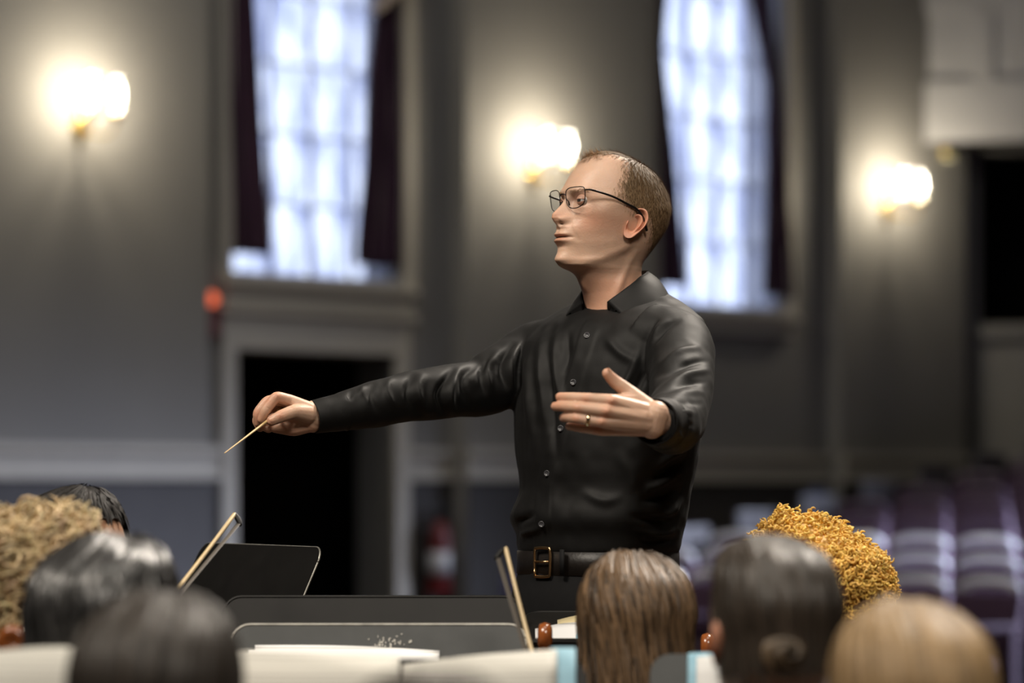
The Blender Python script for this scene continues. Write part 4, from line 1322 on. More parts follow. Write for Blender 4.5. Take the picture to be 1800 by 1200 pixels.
for sd in (1, -1):
    p = g2w(lo[:, 0] * sd, lo[:, 1]); p = np.vstack([p, p[:2]])
    m = MB(); m.tube(p, 0.00095, 8); gsub(m, 'rim', WIRE)
    cl_l, cl_y = 34.0, 355.0
    m = MB()
    rg = []
    for s_ in (0.02, .35, .7, .97):
        rg.append(g2w((cl_l + (lo[:, 0] - cl_l) * s_) * sd, cl_y + (lo[:, 1] - cl_y) * s_, 1.2 * (1 - s_**2)))
    m.grid_tube(rg, caps=False); gsub(m, 'lens', LENS)
    hx = h2w([(lens_f(58) , 58.5 * sd, HY0 - 344), (lens_f(58) - 1, 64 * sd, HY0 - 344), (lens_f(60) - 8, 68.5 * sd, HY0 - 345), (50, 72.5 * sd, HY0 - 354), (20, 74 * sd, HY0 - 366), (2, 74.5 * sd, HY0 - 374), (-10, 75 * sd, HY0 - 386), (-18, 73 * sd, HY0 - 402), (-22, 71 * sd, HY0 - 410)])
    q = catmull(hx, 6); m = MB(); m.tube(q, np.interp(np.arange(len(q)), [0, 12, 20, 30, 48], [.0012, .0019, .0021, .0027, .0026]), 8); gsub(m, 'temple_arm', WIRE)
    m = MB(); m.tube(h2w([(104, 9.5 * sd, HY0 - 356), (99, 8.5 * sd, HY0 - 360), (98, 8.8 * sd, HY0 - 366)]), [.0007, .0012, .0018], 8, round_ends=True); gsub(m, 'nose_pad', WIRE)
m = MB(); m.tube(catmull(h2w([(105, -10, HY0 - 349), (107.5, -4, HY0 - 347), (107.5, 4, HY0 - 347), (105, 10, HY0 - 349)]), 6), 0.0011, 8); gsub(m, 'bridge', WIRE)

# ---- baton and podium
bt = tag(empty('baton', P(465, 742, 5.222)), 'slim pale wooden conducting baton pinched between thumb and fingers', 'baton')
m = MB(); a_, b_ = P(492, 723, 5.262), P(395, 796, 5.06)
m.tube(np.array([a_ + (b_ - a_) * t for t in np.linspace(0, 1, 12)]), np.linspace(.0032, .0010, 12), 10, round_ends=True)
o = m.build('shaft', mat('pale_birch', (0.55, 0.38, 0.17), 0.45, var=0.12, vscale=40, stretch=(1, 1, 6)), bt); o.matrix_parent_inverse = Matrix.Translation(-bt.location)
m = MB(); d_ = (a_ - b_) / np.linalg.norm(a_ - b_); m.lathe([(0.0, -.002), (.004, 0), (.0075, .012), (.008, .024), (.004, .034), (0, .036)], a_ - d_ * 0.01, 14, d_)
o = m.build('grip', mat('cork_grip', (0.35, 0.22, 0.1), 0.8, var=0.2, vscale=60), bt); o.matrix_parent_inverse = Matrix.Translation(-bt.location)
pod = tag(empty('podium', (P(1060, 864, D0)[0], D0, 0)), 'low carpeted conductor podium under the standing person', 'podium')
m = MB(); m.box((-.33, -.18, 0), (.33, .45, PODIUM_Z - .02), .01); m.build('platform', mat('podium_wood', (.05, .03, .02), .4, var=.2), pod, smooth=False)
m = MB(); m.box((-.32, -.17, PODIUM_Z - .0199), (.32, .44, PODIUM_Z), .004); m.build('carpet_top', mat('podium_carpet', (.03, .03, .035), .95, var=.2, vscale=80), pod, smooth=False)
# ------------------------------------------------------------------ music stands, sheet music, bows, violins
def rounded_plate(w, h, t, r=0.03, n=6):
    """outline of a rounded plate in x (width), z (up), thickness along y"""
    pts = []
    for cx_, cz_, a0 in ((w / 2 - r, h - r, 0), (-w / 2 + r, h - r, 90), (-w / 2 + r, r, 180), (w / 2 - r, r, 270)):
        for k in range(n + 1):
            a = math.radians(a0 + 90 * k / n)
            pts.append((cx_ + r * math.cos(a), cz_ + r * math.sin(a)))
    p = np.array(pts)
    return np.array([np.column_stack([p[:, 0], np.full(len(p), y), p[:, 1]]) for y in (-t / 2, t / 2)]), p


RIM = mat('worn_bare_metal_edge', (0.30, 0.29, 0.26), 0.4, 0.6, var=0.35, vscale=30)
GREYM = mat('worn_grey_enamel', (0.055, 0.058, 0.058), 0.5, var=0.2, vscale=14, spec=0.3)


def music_stand(px, pytop, D, yaw, tilt, W, H, material, label, rim=True, bracket=False, base_r=0.27):
    """desk whose top edge centre sits at the pixel; yaw 0 faces the camera side"""
    top = P(px, pytop, D)
    root = tag(empty('music_stand', (top[0], top[1], 0), yaw), label, 'music stand', 'orchestra music stands')
    ti = math.radians(tilt)
    ztop = top[2]
    # desk frame: local x width, the desk leans back (top further from the player, who is at -y)
    DM = Matrix.Translation((0, 0, ztop)) @ Matrix.Rotation(-ti, 4, 'X') @ Matrix.Translation((0, 0, -H))
    R, p = rounded_plate(W, H, 0.004)
    m = MB(); m.M = DM; m.grid_tube(R); desk = m.build('desk', material, root, autosmooth=40)
    if rim:
        pp = np.array([(a, 0, b) for a, b in p]); pp = np.vstack([pp, pp[:2]])
        m = MB(); m.M = DM; m.tube(pp, 0.0036, 6); m.build('rim', RIM if material is GREYM else material, desk)
    m = MB(); m.M = DM; m.box((-W / 2 + .01, -0.055, 0.0), (W / 2 - .01, -0.002, 0.006)); m.box((-W / 2 + .01, -0.058, 0.0), (W / 2 - .01, -0.055, 0.018)); m.build('ledge', material, desk, smooth=False)
    bz_ = DM @ Vector((0, 0.03, H * 0.35))
    m = MB(); m.M = DM; m.box((-0.035, 0.003, H * .25), (0.035, 0.03, H * .5), .004)
    if bracket:
        m.tube(catmull([(-.022, -.006, H * .0), (-.022, -.008, H * .42), (0, -.009, H * .5), (.022, -.008, H * .42), (.022, -.006, 0)], 6), .005, 8)
    m.build('bracket', MAT['blackm'], root, smooth=False)
    m = MB(); m.tube(np.array([(bz_.x, bz_.y, .55), (bz_.x, bz_.y, bz_.z)]), 0.0085, 10); m.tube(np.array([(bz_.x, bz_.y, .16), (bz_.x, bz_.y, .57)]), 0.013, 10); m.build('pole', MAT['blackm'], root)
    for k in range(3):
        a = math.radians(90 + 120 * k)
        m = MB(); m.tube(catmull([(bz_.x, bz_.y, .17), (bz_.x + base_r * .37 * math.cos(a), bz_.y + base_r * .37 * math.sin(a), .13), (bz_.x + base_r * math.cos(a), bz_.y + base_r * math.sin(a), .012)], 5), .011, 8, round_ends=True); m.build('leg', MAT['blackm'], root)
    return root, DM


def sheet_material(name, paper, line=(0.42, 0.41, 0.38), scale=1.0):
    m = mat(name, paper, 0.7)
    nt = m.node_tree; b = nt.nodes['Principled BSDF']
    tc = nt.nodes.new('ShaderNodeTexCoord'); sx = nt.nodes.new('ShaderNodeSeparateXYZ'); nt.links.new(tc.outputs['Object'], sx.inputs[0])
    w = nt.nodes.new('ShaderNodeTexWave'); w.wave_type = 'BANDS'; w.bands_direction = 'Z'; w.inputs['Scale'].default_value = 42 * scale; w.inputs['Distortion'].default_value = 0
    nt.links.new(tc.outputs['Object'], w.inputs['Vector'])
    g = nt.nodes.new('ShaderNodeMath'); g.operation = 'GREATER_THAN'; g.inputs[1].default_value = 0.90; nt.links.new(w.outputs['Fac'], g.inputs[0])
    w2 = nt.nodes.new('ShaderNodeTexWave'); w2.wave_type = 'BANDS'; w2.bands_direction = 'Z'; w2.inputs['Scale'].default_value = 7 * scale
    nt.links.new(tc.outputs['Object'], w2.inputs['Vector'])
    g2 = nt.nodes.new('ShaderNodeMath'); g2.operation = 'GREATER_THAN'; g2.inputs[1].default_value = 0.45; nt.links.new(w2.outputs['Fac'], g2.inputs[0])
    mu = nt.nodes.new('ShaderNodeMath'); mu.operation = 'MULTIPLY'; nt.links.new(g.outputs[0], mu.inputs[0]); nt.links.new(g2.outputs[0], mu.inputs[1])
    mx = nt.nodes.new('ShaderNodeMix'); mx.data_type = 'RGBA'; mx.inputs[6].default_value = (*paper, 1); mx.inputs[7].default_value = (*line, 1)
    nt.links.new(mu.outputs[0], mx.inputs[0]); nt.links.new(mx.outputs[2], b.inputs['Base Color'])
    return m


PAPER = sheet_material('cream_score_paper', (0.66, 0.645, 0.585)); PAPERW = sheet_material('white_score_paper', (0.74, 0.74, 0.74))
PLAIN = mat('blank_white_paper', (0.75, 0.75, 0.74), 0.7, var=0.03)
BLUEP = mat('pale_blue_cover', (0.28, 0.50, 0.62), 0.6, var=0.08)
YELP = mat('pale_yellow_paper', (0.62, 0.52, 0.30), 0.7, var=0.05)


def sheet(parent_root, DM, x0, x1, z0, z1, off, material, name='sheet', bow=0.008, sag=0.0, roll=0.0):
    """one sheet leaning on a desk, in that desk's frame; slightly bowed"""
    nx, nz = 14, 8
    A = np.linspace(0, 1, nx); B = np.linspace(0, 1, nz)
    g = np.zeros((nz, nx, 3))
    for i, b in enumerate(B):
        x = x0 + (x1 - x0) * A
        y = -off - bow * np.sin(A * math.pi) * (0.4 + 0.6 * b)
        z = z0 + (z1 - z0) * b + sag * np.sin(A * math.pi) * b + roll * (A - .5) * b
        g[i] = np.stack([x, y, z], 1)
    bk = g.copy(); bk[..., 1] += 0.0012
    V = np.vstack([g.reshape(-1, 3), bk.reshape(-1, 3)])
    n = nx * nz
    F = []
    for i in range(nz - 1):
        for j in range(nx - 1):
            q = (i * nx + j, i * nx + j + 1, (i + 1) * nx + j + 1, (i + 1) * nx + j)
            F.append(q); F.append(tuple(n + k for k in q[::-1]))
    rim = [j for j in range(nx)] + [i * nx + nx - 1 for i in range(1, nz)] + [(nz - 1) * nx + j for j in range(nx - 2, -1, -1)] + [i * nx for i in range(nz - 2, 0, -1)]
    for a, b in zip(rim, rim[1:] + rim[:1]):
        F.append((a, n + a, n + b, b))
    m = MB(); m.M = DM; m.add(V, F)
    return m.build(name, material)


def score(stand, DM, pages, label, name='sheet_music'):
    root = tag(empty(name, stand.location, stand.rotation_euler.z), label, 'sheet music', 'music on the stands')
    for a in pages:
        o = sheet(None, DM, *a[:6], name=a[6] if len(a) > 6 else 'page', **(a[7] if len(a) > 7 else {}))
        o.parent = root
    return root


# grey worn desk with white parts, straight below the conductor
st, DMg = music_stand(667, 1098, 4.80, 0.0, 24, 0.495, 0.32, GREYM, 'worn grey enamel music stand with pale scuffed rim, holding white parts', base_r=.2)
m = MB(); m.M = DMg
for k in range(40):
    x_, z_ = 0.015 + RNG.normal(0, .022), .285 + RNG.normal(0, .006)
    w_ = RNG.uniform(.0008, .0032)
    m.box((x_, -.0035, z_), (x_ + w_, -.0022, z_ + RNG.uniform(.0008, .005)))
o = m.build('paint_chip', RIM, [c for c in st.children if c.name.startswith('desk')][0], smooth=False); o['kind'] = 'stuff'
score(st, DMg, [(-.218, .100, .02, .268, .012, PLAIN, 'page', dict(bow=.012, roll=-.006)), (-.208, .102, .02, .276, .007, PAPERW, 'page', dict(bow=.010, roll=-.010))], 'white loose parts standing on the worn grey music stand')
# long black desk behind it
st, DMb = music_stand(655, 1049, 5.05, 0.0, 22, 0.525, 0.33, MAT['blackm'], 'wide matte black music stand behind the worn grey one', base_r=.2)
# flat black desk beside the conductor's hip, with loose yellowed papers
st, DMf = music_stand(1008, 1076, 5.12, 0.0, 72, 0.17, 0.30, MAT['blackm'], 'nearly flat black music stand at the conductor\'s hip', base_r=.11)
score(st, DMf, [(-.03, .075, .06, .25, .010, YELP, 'page', dict(bow=.006, roll=.03)), (-.07, .06, .03, .18, .018, PAPERW, 'page', dict(bow=.008, roll=.02)), (0.0, .08, .02, .14, .024, BLUEP, 'page', dict(bow=.004))], 'loose yellowed and blue edged papers lying on the flat stand')
# black desk turned side-on near the far bow
tl, tr2 = P(357, 950, 5.66), P(570, 967, 5.19)
mid = (tl + tr2) / 2
yaw = math.atan2(tr2[1] - tl[1], tr2[0] - tl[0])
pm = to_px(mid[None])[0]
st, DMs = music_stand(pm[0], pm[1], mid[1], yaw, 25, 0.54, 0.34, MAT['blackm'], 'black music stand turned side-on with scratched edges, beside the doorway', bracket=True, rim=False)
pp = np.array([(a, 0, b) for a, b in rounded_plate(.54, .34, .004)[1]]); pp = np.vstack([pp, pp[:2]])
m = MB(); m.M = DMs; m.tube(pp, .0021, 6); m.build('rim', RIM, [c for c in st.children if c.name.startswith('desk')][0])
# near stands with open scores
st, DMn = music_stand(705, 1158, 3.98, 0.0, 26, 0.52, 0.30, MAT['blackm'], 'black music stand under the long open cream score', rim=False, base_r=.18)
score(st, DMn, [(-.240, -.002, .012, .305, .009, PAPER, 'page', dict(bow=.02, sag=-.008, roll=-.01)), (.002, .218, .012, .300, .009, PAPER, 'page', dict(bow=.02, sag=-.006, roll=.022)), (.210, .244, .012, .315, .005, BLUEP, 'cover', dict(bow=.001))],
      'open cream score with pale blue cover edge, in front of the worn grey stand')
st, DMl = music_stand(-20, 1156, 3.5, 0.0, 26, 0.48, 0.30, MAT['blackm'], 'black music stand cut off by the picture corner beside the curly haired player', rim=False, base_r=.18)
score(st, DMl, [(-.22, -.002, .012, .305, .009, PAPER, 'page', dict(bow=.015)), (.002, .190, .01, .303, .008, PAPER, 'page', dict(bow=.02, roll=-.004))], 'cream open score in front of the curly blond player')
st, DMr = music_stand(1240, 1150, 4.15, -0.1, 24, 0.16, 0.26, GREYM, 'small grey stand between the brown haired and the bun haired players', rim=False, base_r=.14)
score(st, DMr, [(-.025, .028, .01, .258, .010, BLUEP, 'page', dict(bow=.004)), (-.012, .025, .05, .250, .016, PLAIN, 'page', dict(bow=.004))], 'pale blue booklet on the small grey stand')


# bows
STICK = mat('pale_bow_wood', (0.60, 0.46, 0.26), 0.35, var=0.1, vscale=30); BHAIR = mat('bow_hair', (0.07, 0.06, 0.05), 0.6, var=0.1)


def bow(tip, low, D0_, D1_, side, label, tip_dark=True):
    a, b = P(*tip, D0_), P(*low, D1_)
    d = (b - a) / np.linalg.norm(b - a)
    a0 = a; b = a + d * 0.74
    sd = np.array([d[2], 0, -d[0]]) * side; sd /= np.linalg.norm(sd)
    root = tag(empty('violin_bow', a0), label, 'bow', 'violin bows raised among the players')
    inv = Matrix.Translation(-Vector(a0))
    t = np.linspace(0, 1, 20)
    pts = a + (b - a) * t[:, None] + sd * (0.009 * np.sin(t * math.pi))[:, None]
    m = MB(); m.tube(pts, np.interp(t, [0, .1, 1], [.0038, .0034, .0046]), 8, round_ends=True); m.M = None
    o = m.build('stick', STICK, root); o.matrix_parent_inverse = inv
    h0, h1 = a + sd * .016 + d * .012, b + sd * .016
    m = MB(); m.tube(np.array([h0, h1]), .0045, 8, flat=.25); o = m.build('hair_ribbon', BHAIR, root); o.matrix_parent_inverse = inv
    m = MB(); m.tube(np.array([a - d * .002, a + sd * .010 + d * .004, h0 + sd * .003]), [.0035, .005, .004], 8, round_ends=True); o = m.build('bow_head', STICK if not tip_dark else MAT['blackm'], root); o.matrix_parent_inverse = inv
    m = MB(); m.tube(np.array([b - d * .05 + sd * .004, b - d * .05 + sd * .016]), .008, 8); o = m.build('frog', MAT['blackm'], root); o.matrix_parent_inverse = inv
    return root


bow((412, 904), (316, 1018), 4.95, 4.78, -1, 'pale violin bow slanting up beside the doorway, behind the side-on music stand')
bow((889, 964), (942, 1142), 4.62, 4.50, 1, 'pale violin bow standing nearly upright just in front of the belt buckle')

# violins: only their scrolls rise into view
VARN = mat('orange_brown_varnish', (0.26, 0.075, 0.018), 0.22, var=0.25, vscale=12, stretch=(1, 5, 1), coat=0.5)


def violin(px, py, D, rz, label):
    """scroll at the pixel; neck and body slope down from it"""
    s = P(px, py, D)
    root = tag(empty('violin', s, rz), label, 'violin', 'violins')
    T = Matrix.Rotation(math.radians(68), 4, 'Y')        # local +x runs from scroll to body, downwards
    m = MB(); m.M = T
    sp = [(0.016 * (1 - k / 26) * math.cos(k * .62) , 0, 0.016 * (1 - k / 26) * math.sin(k * .62)) for k in range(24)]
    m.tube(np.array(sp), np.linspace(.010, .006, 24), 8, round_ends=True, flat=1.3, up=(0, 1, 0)); m.build('scroll', VARN, root)
    m = MB(); m.M = T; m.tube(np.array([(.012, 0, -.012), (.05, 0, -.012), (.09, 0, -.008)]), [.011, .012, .011], 10); m.build('pegbox', VARN, root)
    for k in range(4):
        x_, sg = .03 + .016 * k, 1 if k % 2 else -1
        m = MB(); m.M = T; m.tube(np.array([(x_, -.012 * sg, -.012), (x_, .028 * sg, -.012)]), .003, 8); m.lathe([(0, 0), (.009, .002), (.009, .008), (0, .012)], (x_, .028 * sg, -.012), 10, (0, sg, 0)); m.build('peg', MAT['blackm'], root)
    m = MB(); m.M = T; m.tube(np.array([(.085, 0, -.012), (.22, 0, -.014)]), [.011, .013], 12); m.build('neck', VARN, root)
    m = MB(); m.M = T; m.box((.08, -.013, -.002), (.33, .013, .005), .002); m.build('fingerboard', MAT['blackm'], root, smooth=False)
    out = catmull([(.21, .0), (.215, .05), (.26, .084), (.31, .075), (.345, .055), (.385, .056), (.42, .085), (.48, .104), (.54, .085), (.565, .03), (.567, 0), (.565, -.03), (.54, -.085), (.48, -.104), (.42, -.085), (.385, -.056), (.345, -.055), (.31, -.075), (.26, -.084), (.215, -.05)], 3, closed=True)
    rings = [np.column_stack([.39 + (out[:, 0] - .39) * k, out[:, 1] * k, np.full(len(out), h)]) for k, h in ((.5, -.055), (.9, -.048), (1, -.042), (1, -.012), (.9, -.006), (.5, .004))]
    m = MB(); m.M = T; m.grid_tube(rings); m.build('soundbox', VARN, root)
    return root


violin(958, 1116, 4.80, math.radians(-90), 'violin whose orange-brown scroll peeks out beside the upright bow')
violin(1243, 1134, 4.95, math.radians(-90), 'violin scroll just showing above the pale blue booklet')
violin(24, 1126, 3.9, math.radians(180), 'violin with glossy scroll beside the curly blond player')
# ------------------------------------------------------------------ seated players, seen from behind
PU = 0.00104
PHM = frame_matrix((0.03, 0, 1.123), (1, 0), PU, pitch=math.radians(-9))
PHN = np.array(PHM)


def p2l(v): return np.asarray(v, float) @ PHN[:3, :3].T + PHN[:3, 3]


def local_chain(m, pts, radii, n=12):
    p = catmull(np.array(pts, float), 4) if len(pts) > 2 else np.array(pts, float)
    m.tube(p, np.interp(np.linspace(0, 1, len(p)), np.linspace(0, 1, len(radii)), radii), n, round_ends=True)


def player_meshes():
    b = MB()
    for s in (1, -1):
        h = MB()
        w = np.array([.22, s * .13, .78])
        local_chain(h, [w - np.array([.08, -s * .02, .02]), w], [.026, .024]); local_chain(h, [w, w + np.array([.07, -s * .02, .02])], [.026, .030])
        for k in range(4):
            q = w + np.array([.085, -s * (.045 - .02 * k) , .035 - .008 * k])
            local_chain(h, [q, q + np.array([.03, -s * .01, -.005]), q + np.array([.035, -s * .025, -.03]), q + np.array([.012, -s * .03, -.04])], [.0095, .009, .0085, .0075], 8)
        q = w + np.array([.03, -s * .03, .02]); local_chain(h, [q, q + np.array([.03, -s * .02, .015]), q + np.array([.06, -s * .02, .01])], [.012, .011, .009], 8)
        V, F, N = remesh(h, .004, 3); b.add(V, F)
    c = MB()
    c.loft([((x, 0, z), (0, a_, 0), (b_, 0, 0), 2.3) for z, x, a_, b_ in ((.43, -.02, .17, .13), (.52, -.01, .18, .135), (.65, .0, .16, .115), (.80, .01, .175, .12), (.92, .01, .19, .115), (.98, .01, .165, .09), (1.01, .012, .11, .075), (1.03, .015, .065, .062))], 40)
    for s in (1, -1):
        local_chain(c, [(.0, s * .165, .955), (.02, s * .225, .84), (.03, s * .25, .70)], [.062, .055, .050]); local_chain(c, [(.03, s * .25, .70), (.11, s * .20, .74), (.19, s * .14, .775)], [.050, .042, .034])
    cl = remesh(c, .009, 5)
    t = MB()
    t.loft([((x, 0, z), (0, a_, 0), (b_, 0, 0), 2.3) for z, x, a_, b_ in ((.40, .02, .16, .12), (.46, 0, .185, .145), (.54, 0, .175, .13))], 36)
    for s in (1, -1):
        local_chain(t, [(.03, s * .09, .47), (.18, s * .10, .50), (.31, s * .10, .49), (.32, s * .10, .30), (.29, s * .10, .10)], [.085, .078, .062, .052, .045], 16)
    trs = remesh(t, .010, 4)
    sh_ = MB()
    for s in (1, -1):
        sh_.loft([((.29 + t_, s * .10, h_ / 2), (0, w_, 0), (0, 0, h_ / 2), 2.5) for t_, w_, h_ in ((-.08, .028, .06), (-.03, .038, .11), (.03, .04, .11), (.10, .045, .06), (.16, .038, .045), (.19, .02, .025))], 18)
    return b, cl, trs, sh_


_pb, _pc, _pt, _ps = player_meshes()
_bV, _bF, _bC = _pb.arrays()
_hV, _hF, _hC = head_mesh(0.5).arrays()


def envelope(th, y, vol, hang=0.0, flare=0.0, taper=1.0):
    """outer surface of a hair style, head units; below row 395 the hair hangs free"""
    yq = np.minimum(y, 395.0)
    f, l = head_points(th, yq, False)
    k = np.maximum(y - 395.0, 0)
    ctr_f = 0.0
    up = np.clip((300 - y) / 32, 0, 1)
    v = vol * (1 + 0.15 * np.sin(3 * th))
    r = np.hypot(f - ctr_f, l) + 1e-6
    sc = (r + v * (1 - 0.55 * up) + flare * k) / r
    sc = sc * (1 - (1 - taper) * np.clip(k / 120, 0, 1))
    return f * sc, l * sc, HY0 - y + v * up * 0.9


def hair_straight(vol, yend, col, n=620, width=7.0, back=(70, 290), flare=0.0, taper=1.0, wave=0.0, seed=1, contrast=0.35, part=0.0, tilt=0.35):
    """straight or wavy hair: under-shell plus ribbons running from the crown to the ends"""
    rg = np.random.default_rng(seed)
    m = MB()
    a0, a1 = math.radians(back[0]), math.radians(back[1])
    ys = np.concatenate([268 + np.linspace(0, math.sqrt(50), 14) ** 2, np.linspace(325, yend, 26)])
    th = np.linspace(a0, a1, 60)
    Y, T = np.meshgrid(ys, th, indexing='ij')
    f, l, z = envelope(T, Y, vol * 0.8, flare=flare, taper=taper)
    # full cap above the hairline: close over the forehead at the top rows
    nn = len(th)
    F = [(i * nn + j, i * nn + j + 1, (i + 1) * nn + j + 1, (i + 1) * nn + j) for i in range(len(ys) - 1) for j in range(nn - 1)]
    m.add(np.stack([f, l, z], -1).reshape(-1, 3), F, (0.6, 0.6, 0.6))
    ys2 = 268 + np.linspace(0, math.sqrt(34), 12) ** 2; th2 = np.linspace(-a0 - .01, a0 + .01, 30)
    Y, T = np.meshgrid(ys2, th2, indexing='ij'); f, l, z = envelope(T, Y, vol * .8); nn = len(th2)
    m.add(np.stack([f, l, z], -1).reshape(-1, 3), [(i * nn + j, i * nn + j + 1, (i + 1) * nn + j + 1, (i + 1) * nn + j) for i in range(len(ys2) - 1) for j in range(nn - 1)], (0.6, 0.6, 0.6))
    segs = 14
    for i in range(n):
        t0 = rg.uniform(a0, a1) if rg.random() < .9 else rg.uniform(-a0, a0)
        yl = yend if a0 < (t0 % (2 * math.pi)) < a1 else 300
        q = np.linspace(0, 1, segs)
        y0 = 268.5 + rg.random() * 14
        y = y0 + (yl + rg.normal(0, 8) - y0) * q ** 1.25
        ph, am = rg.uniform(0, 6.28), rg.normal(0, .05)
        t = t0 + am * q + wave * .10 * np.sin(q * 9 + ph) + part * (1 - q) ** 3 * .4
        vv = vol * rg.uniform(.78, 1.10 + .25 * min(1, wave + .3)) + wave * 5 * np.sin(q * 11 + ph)
        f, l, z = envelope(t, y, vv, flare=flare, taper=taper)
        p = np.stack([f, l, z], 1)
        tg = np.gradient(p, axis=0); tg /= np.linalg.norm(tg, axis=1)[:, None] + 1e-9
        nor = np.stack([f, l, z - 20], 1); nor /= np.linalg.norm(nor, axis=1)[:, None]
        sd = np.cross(tg, nor); sd /= np.linalg.norm(sd, axis=1)[:, None] + 1e-9
        tw = rg.normal(0, tilt) + .25 * np.sin(q * 5 + ph)
        sd, nor = sd * np.cos(tw)[:, None] + nor * np.sin(tw)[:, None], nor * np.cos(tw)[:, None] - sd * np.sin(tw)[:, None]
        w = width * rg.uniform(.5, 1.2) * np.interp(q, [0, .15, .8, 1], [.35, 1, .9, .25])[:, None] / 2
        g = np.stack([p - sd * w, p + nor * w * .5, p + sd * w], 1)
        k = 1 + contrast * rg.normal()
        m.grid_tube(g, close_u=False, caps=False, col=np.clip(np.array([k, k, k]), .35, 2.0))
    return m


def hair_curls(n, rad, inner, ylim, thr, turns, tube_r, seed, vol, contrast=.25, radial=False):
    """many small coiled locks over the scalp"""
    rg = np.random.default_rng(seed)
    m = MB()
    ys = np.concatenate([268 + np.linspace(0, math.sqrt(50), 12) ** 2, np.linspace(325, ylim, 20)]); th = np.linspace(math.radians(thr[0]), math.radians(thr[1]), 56)
    Y, T = np.meshgrid(ys, th, indexing='ij'); f, l, z = envelope(T, Y, vol * inner); nn = len(th)
    m.add(np.stack([f, l, z], -1).reshape(-1, 3), [(i * nn + j, i * nn + j + 1, (i + 1) * nn + j + 1, (i + 1) * nn + j) for i in range(len(ys) - 1) for j in range(nn - 1)], (.8, .75, .7))
    for i in range(n):
        t0 = rg.uniform(math.radians(thr[0]), math.radians(thr[1])); y0 = 268.5 + (ylim - 268.5) * rg.random() ** 1.15
        if y0 < 300 and rg.random() < .5: t0 = rg.uniform(-math.pi, math.pi)
        f, l, z = envelope(np.array([t0]), np.array([y0]), vol * rg.uniform(inner, 1.0))
        c = np.array([f[0], l[0], z[0]])
        nor = c - np.array([0, 0, 20.0]); nor /= np.linalg.norm(nor)
        ax = nor * rg.uniform(.5, 1.0) + rg.normal(0, .35, 3) if radial else np.array([rg.normal(0, .35), rg.normal(0, .35), -1.0]) + nor * .2
        ax /= np.linalg.norm(ax); A = np.cross(ax, rg.normal(0, 1, 3)); A /= np.linalg.norm(A); B = np.cross(ax, A)
        L = rad * rg.uniform(1.2, 3.0) if not radial else rad * rg.uniform(1.0, 2.2)
        R = rad * rg.uniform(.35, .7)
        s = np.linspace(0, 1, 13)
        tr = turns * rg.uniform(.7, 1.3)
        p = c + ax * (L * (s - .3))[:, None] + R * (np.cos(2 * math.pi * tr * s)[:, None] * A + np.sin(2 * math.pi * tr * s)[:, None] * B)
        k = 1 + contrast * rg.normal()
        m.tube(p, tube_r * rg.uniform(.6, 1.2) * np.interp(s, [0, .2, .8, 1], [.5, 1, 1, .4]), 5, col=np.clip(np.array([k, k * (1 + .04 * rg.normal()), k]), .4, 1.7))
    return m


def hair_mat(name, c, rough, spec=.5):
    return mat(name, c, rough, tint=True, spec=spec, var=.18, vscale=90)


def player(px, pytop, D, yaw, hair_mb, hair_material, shirt_col, label, vol_top, skin=SKIN, extra=None, byaw=None):
    byaw = yaw if byaw is None else byaw
    TW = Matrix.Rotation(yaw - byaw, 4, 'Z'); TN = np.array(TW)[:3, :3]; HMx = TW @ PHM
    top = P(px, pytop, D)
    base_top = 1.123 + (132 + vol_top * .9) * PU * .985
    s = top[2] / base_top
    root = tag(empty('person', (top[0], top[1], 0), byaw), label, 'person', 'seated orchestra players')
    # keep the crown itself under the pixel
    root.scale = (s, s, s)
    bb_ = MB(); bb_.add(_bV, _bF); bb_.C[-1] = _bC; bb_.add(p2l(_hV) @ TN.T, _hF); bb_.C[-1] = _hC
    bb_.build('body', skin, root, tint=True)
    V, F, C = hair_mb.arrays()
    link('hair', mesh_data('hair', p2l(V) @ TN.T, F, True, C, [hair_material]), root)
    cm = mat('player_clothing', shirt_col, .8, var=.15, vscale=10)
    link('top', mesh_data('top', _pc[0], _pc[1], True, mats=[cm]), root)
    link('trousers', mesh_data('trousers', _pt[0], _pt[1], True, mats=[TROU]), root)
    o = _ps.build('shoes', MAT['blackm'], root)
    for sd in (1, -1):
        m = MB(); m.M = HMx; c = np.array([EYE[0], sd * EYE[1], EYE[2]])
        m.lathe([(11 * math.sin(a), -11 * math.cos(a)) for a in np.linspace(.01, math.pi - .01, 9)], c, 12, (1, 0, 0)); o = m.build('eyeball', EYE_WHITE, root)
        m = MB(); m.M = HMx; m.lathe([(11.2 * math.sin(a), 11.2 * math.cos(a)) for a in np.linspace(.5, .01, 4)], c, 12, (1, 0, 0)); m.build('iris', IRIS, o)
    if extra: extra(root)
    return root


R_ = math.radians
# brown shoulder-length hair, nearest the conductor's belt
player(1121, 968, 4.45, R_(96), hair_straight(15, 505, None, 900, 6.0, (62, 298), .10, .92, .55, 11, .42), hair_mat('brown_highlighted_hair', (.105, .064, .034), .48, .25), (.035, .03, .035),
       'seated person with wavy brown shoulder-length hair, back turned, beside the conductor\'s belt', 15, byaw=R_(65))
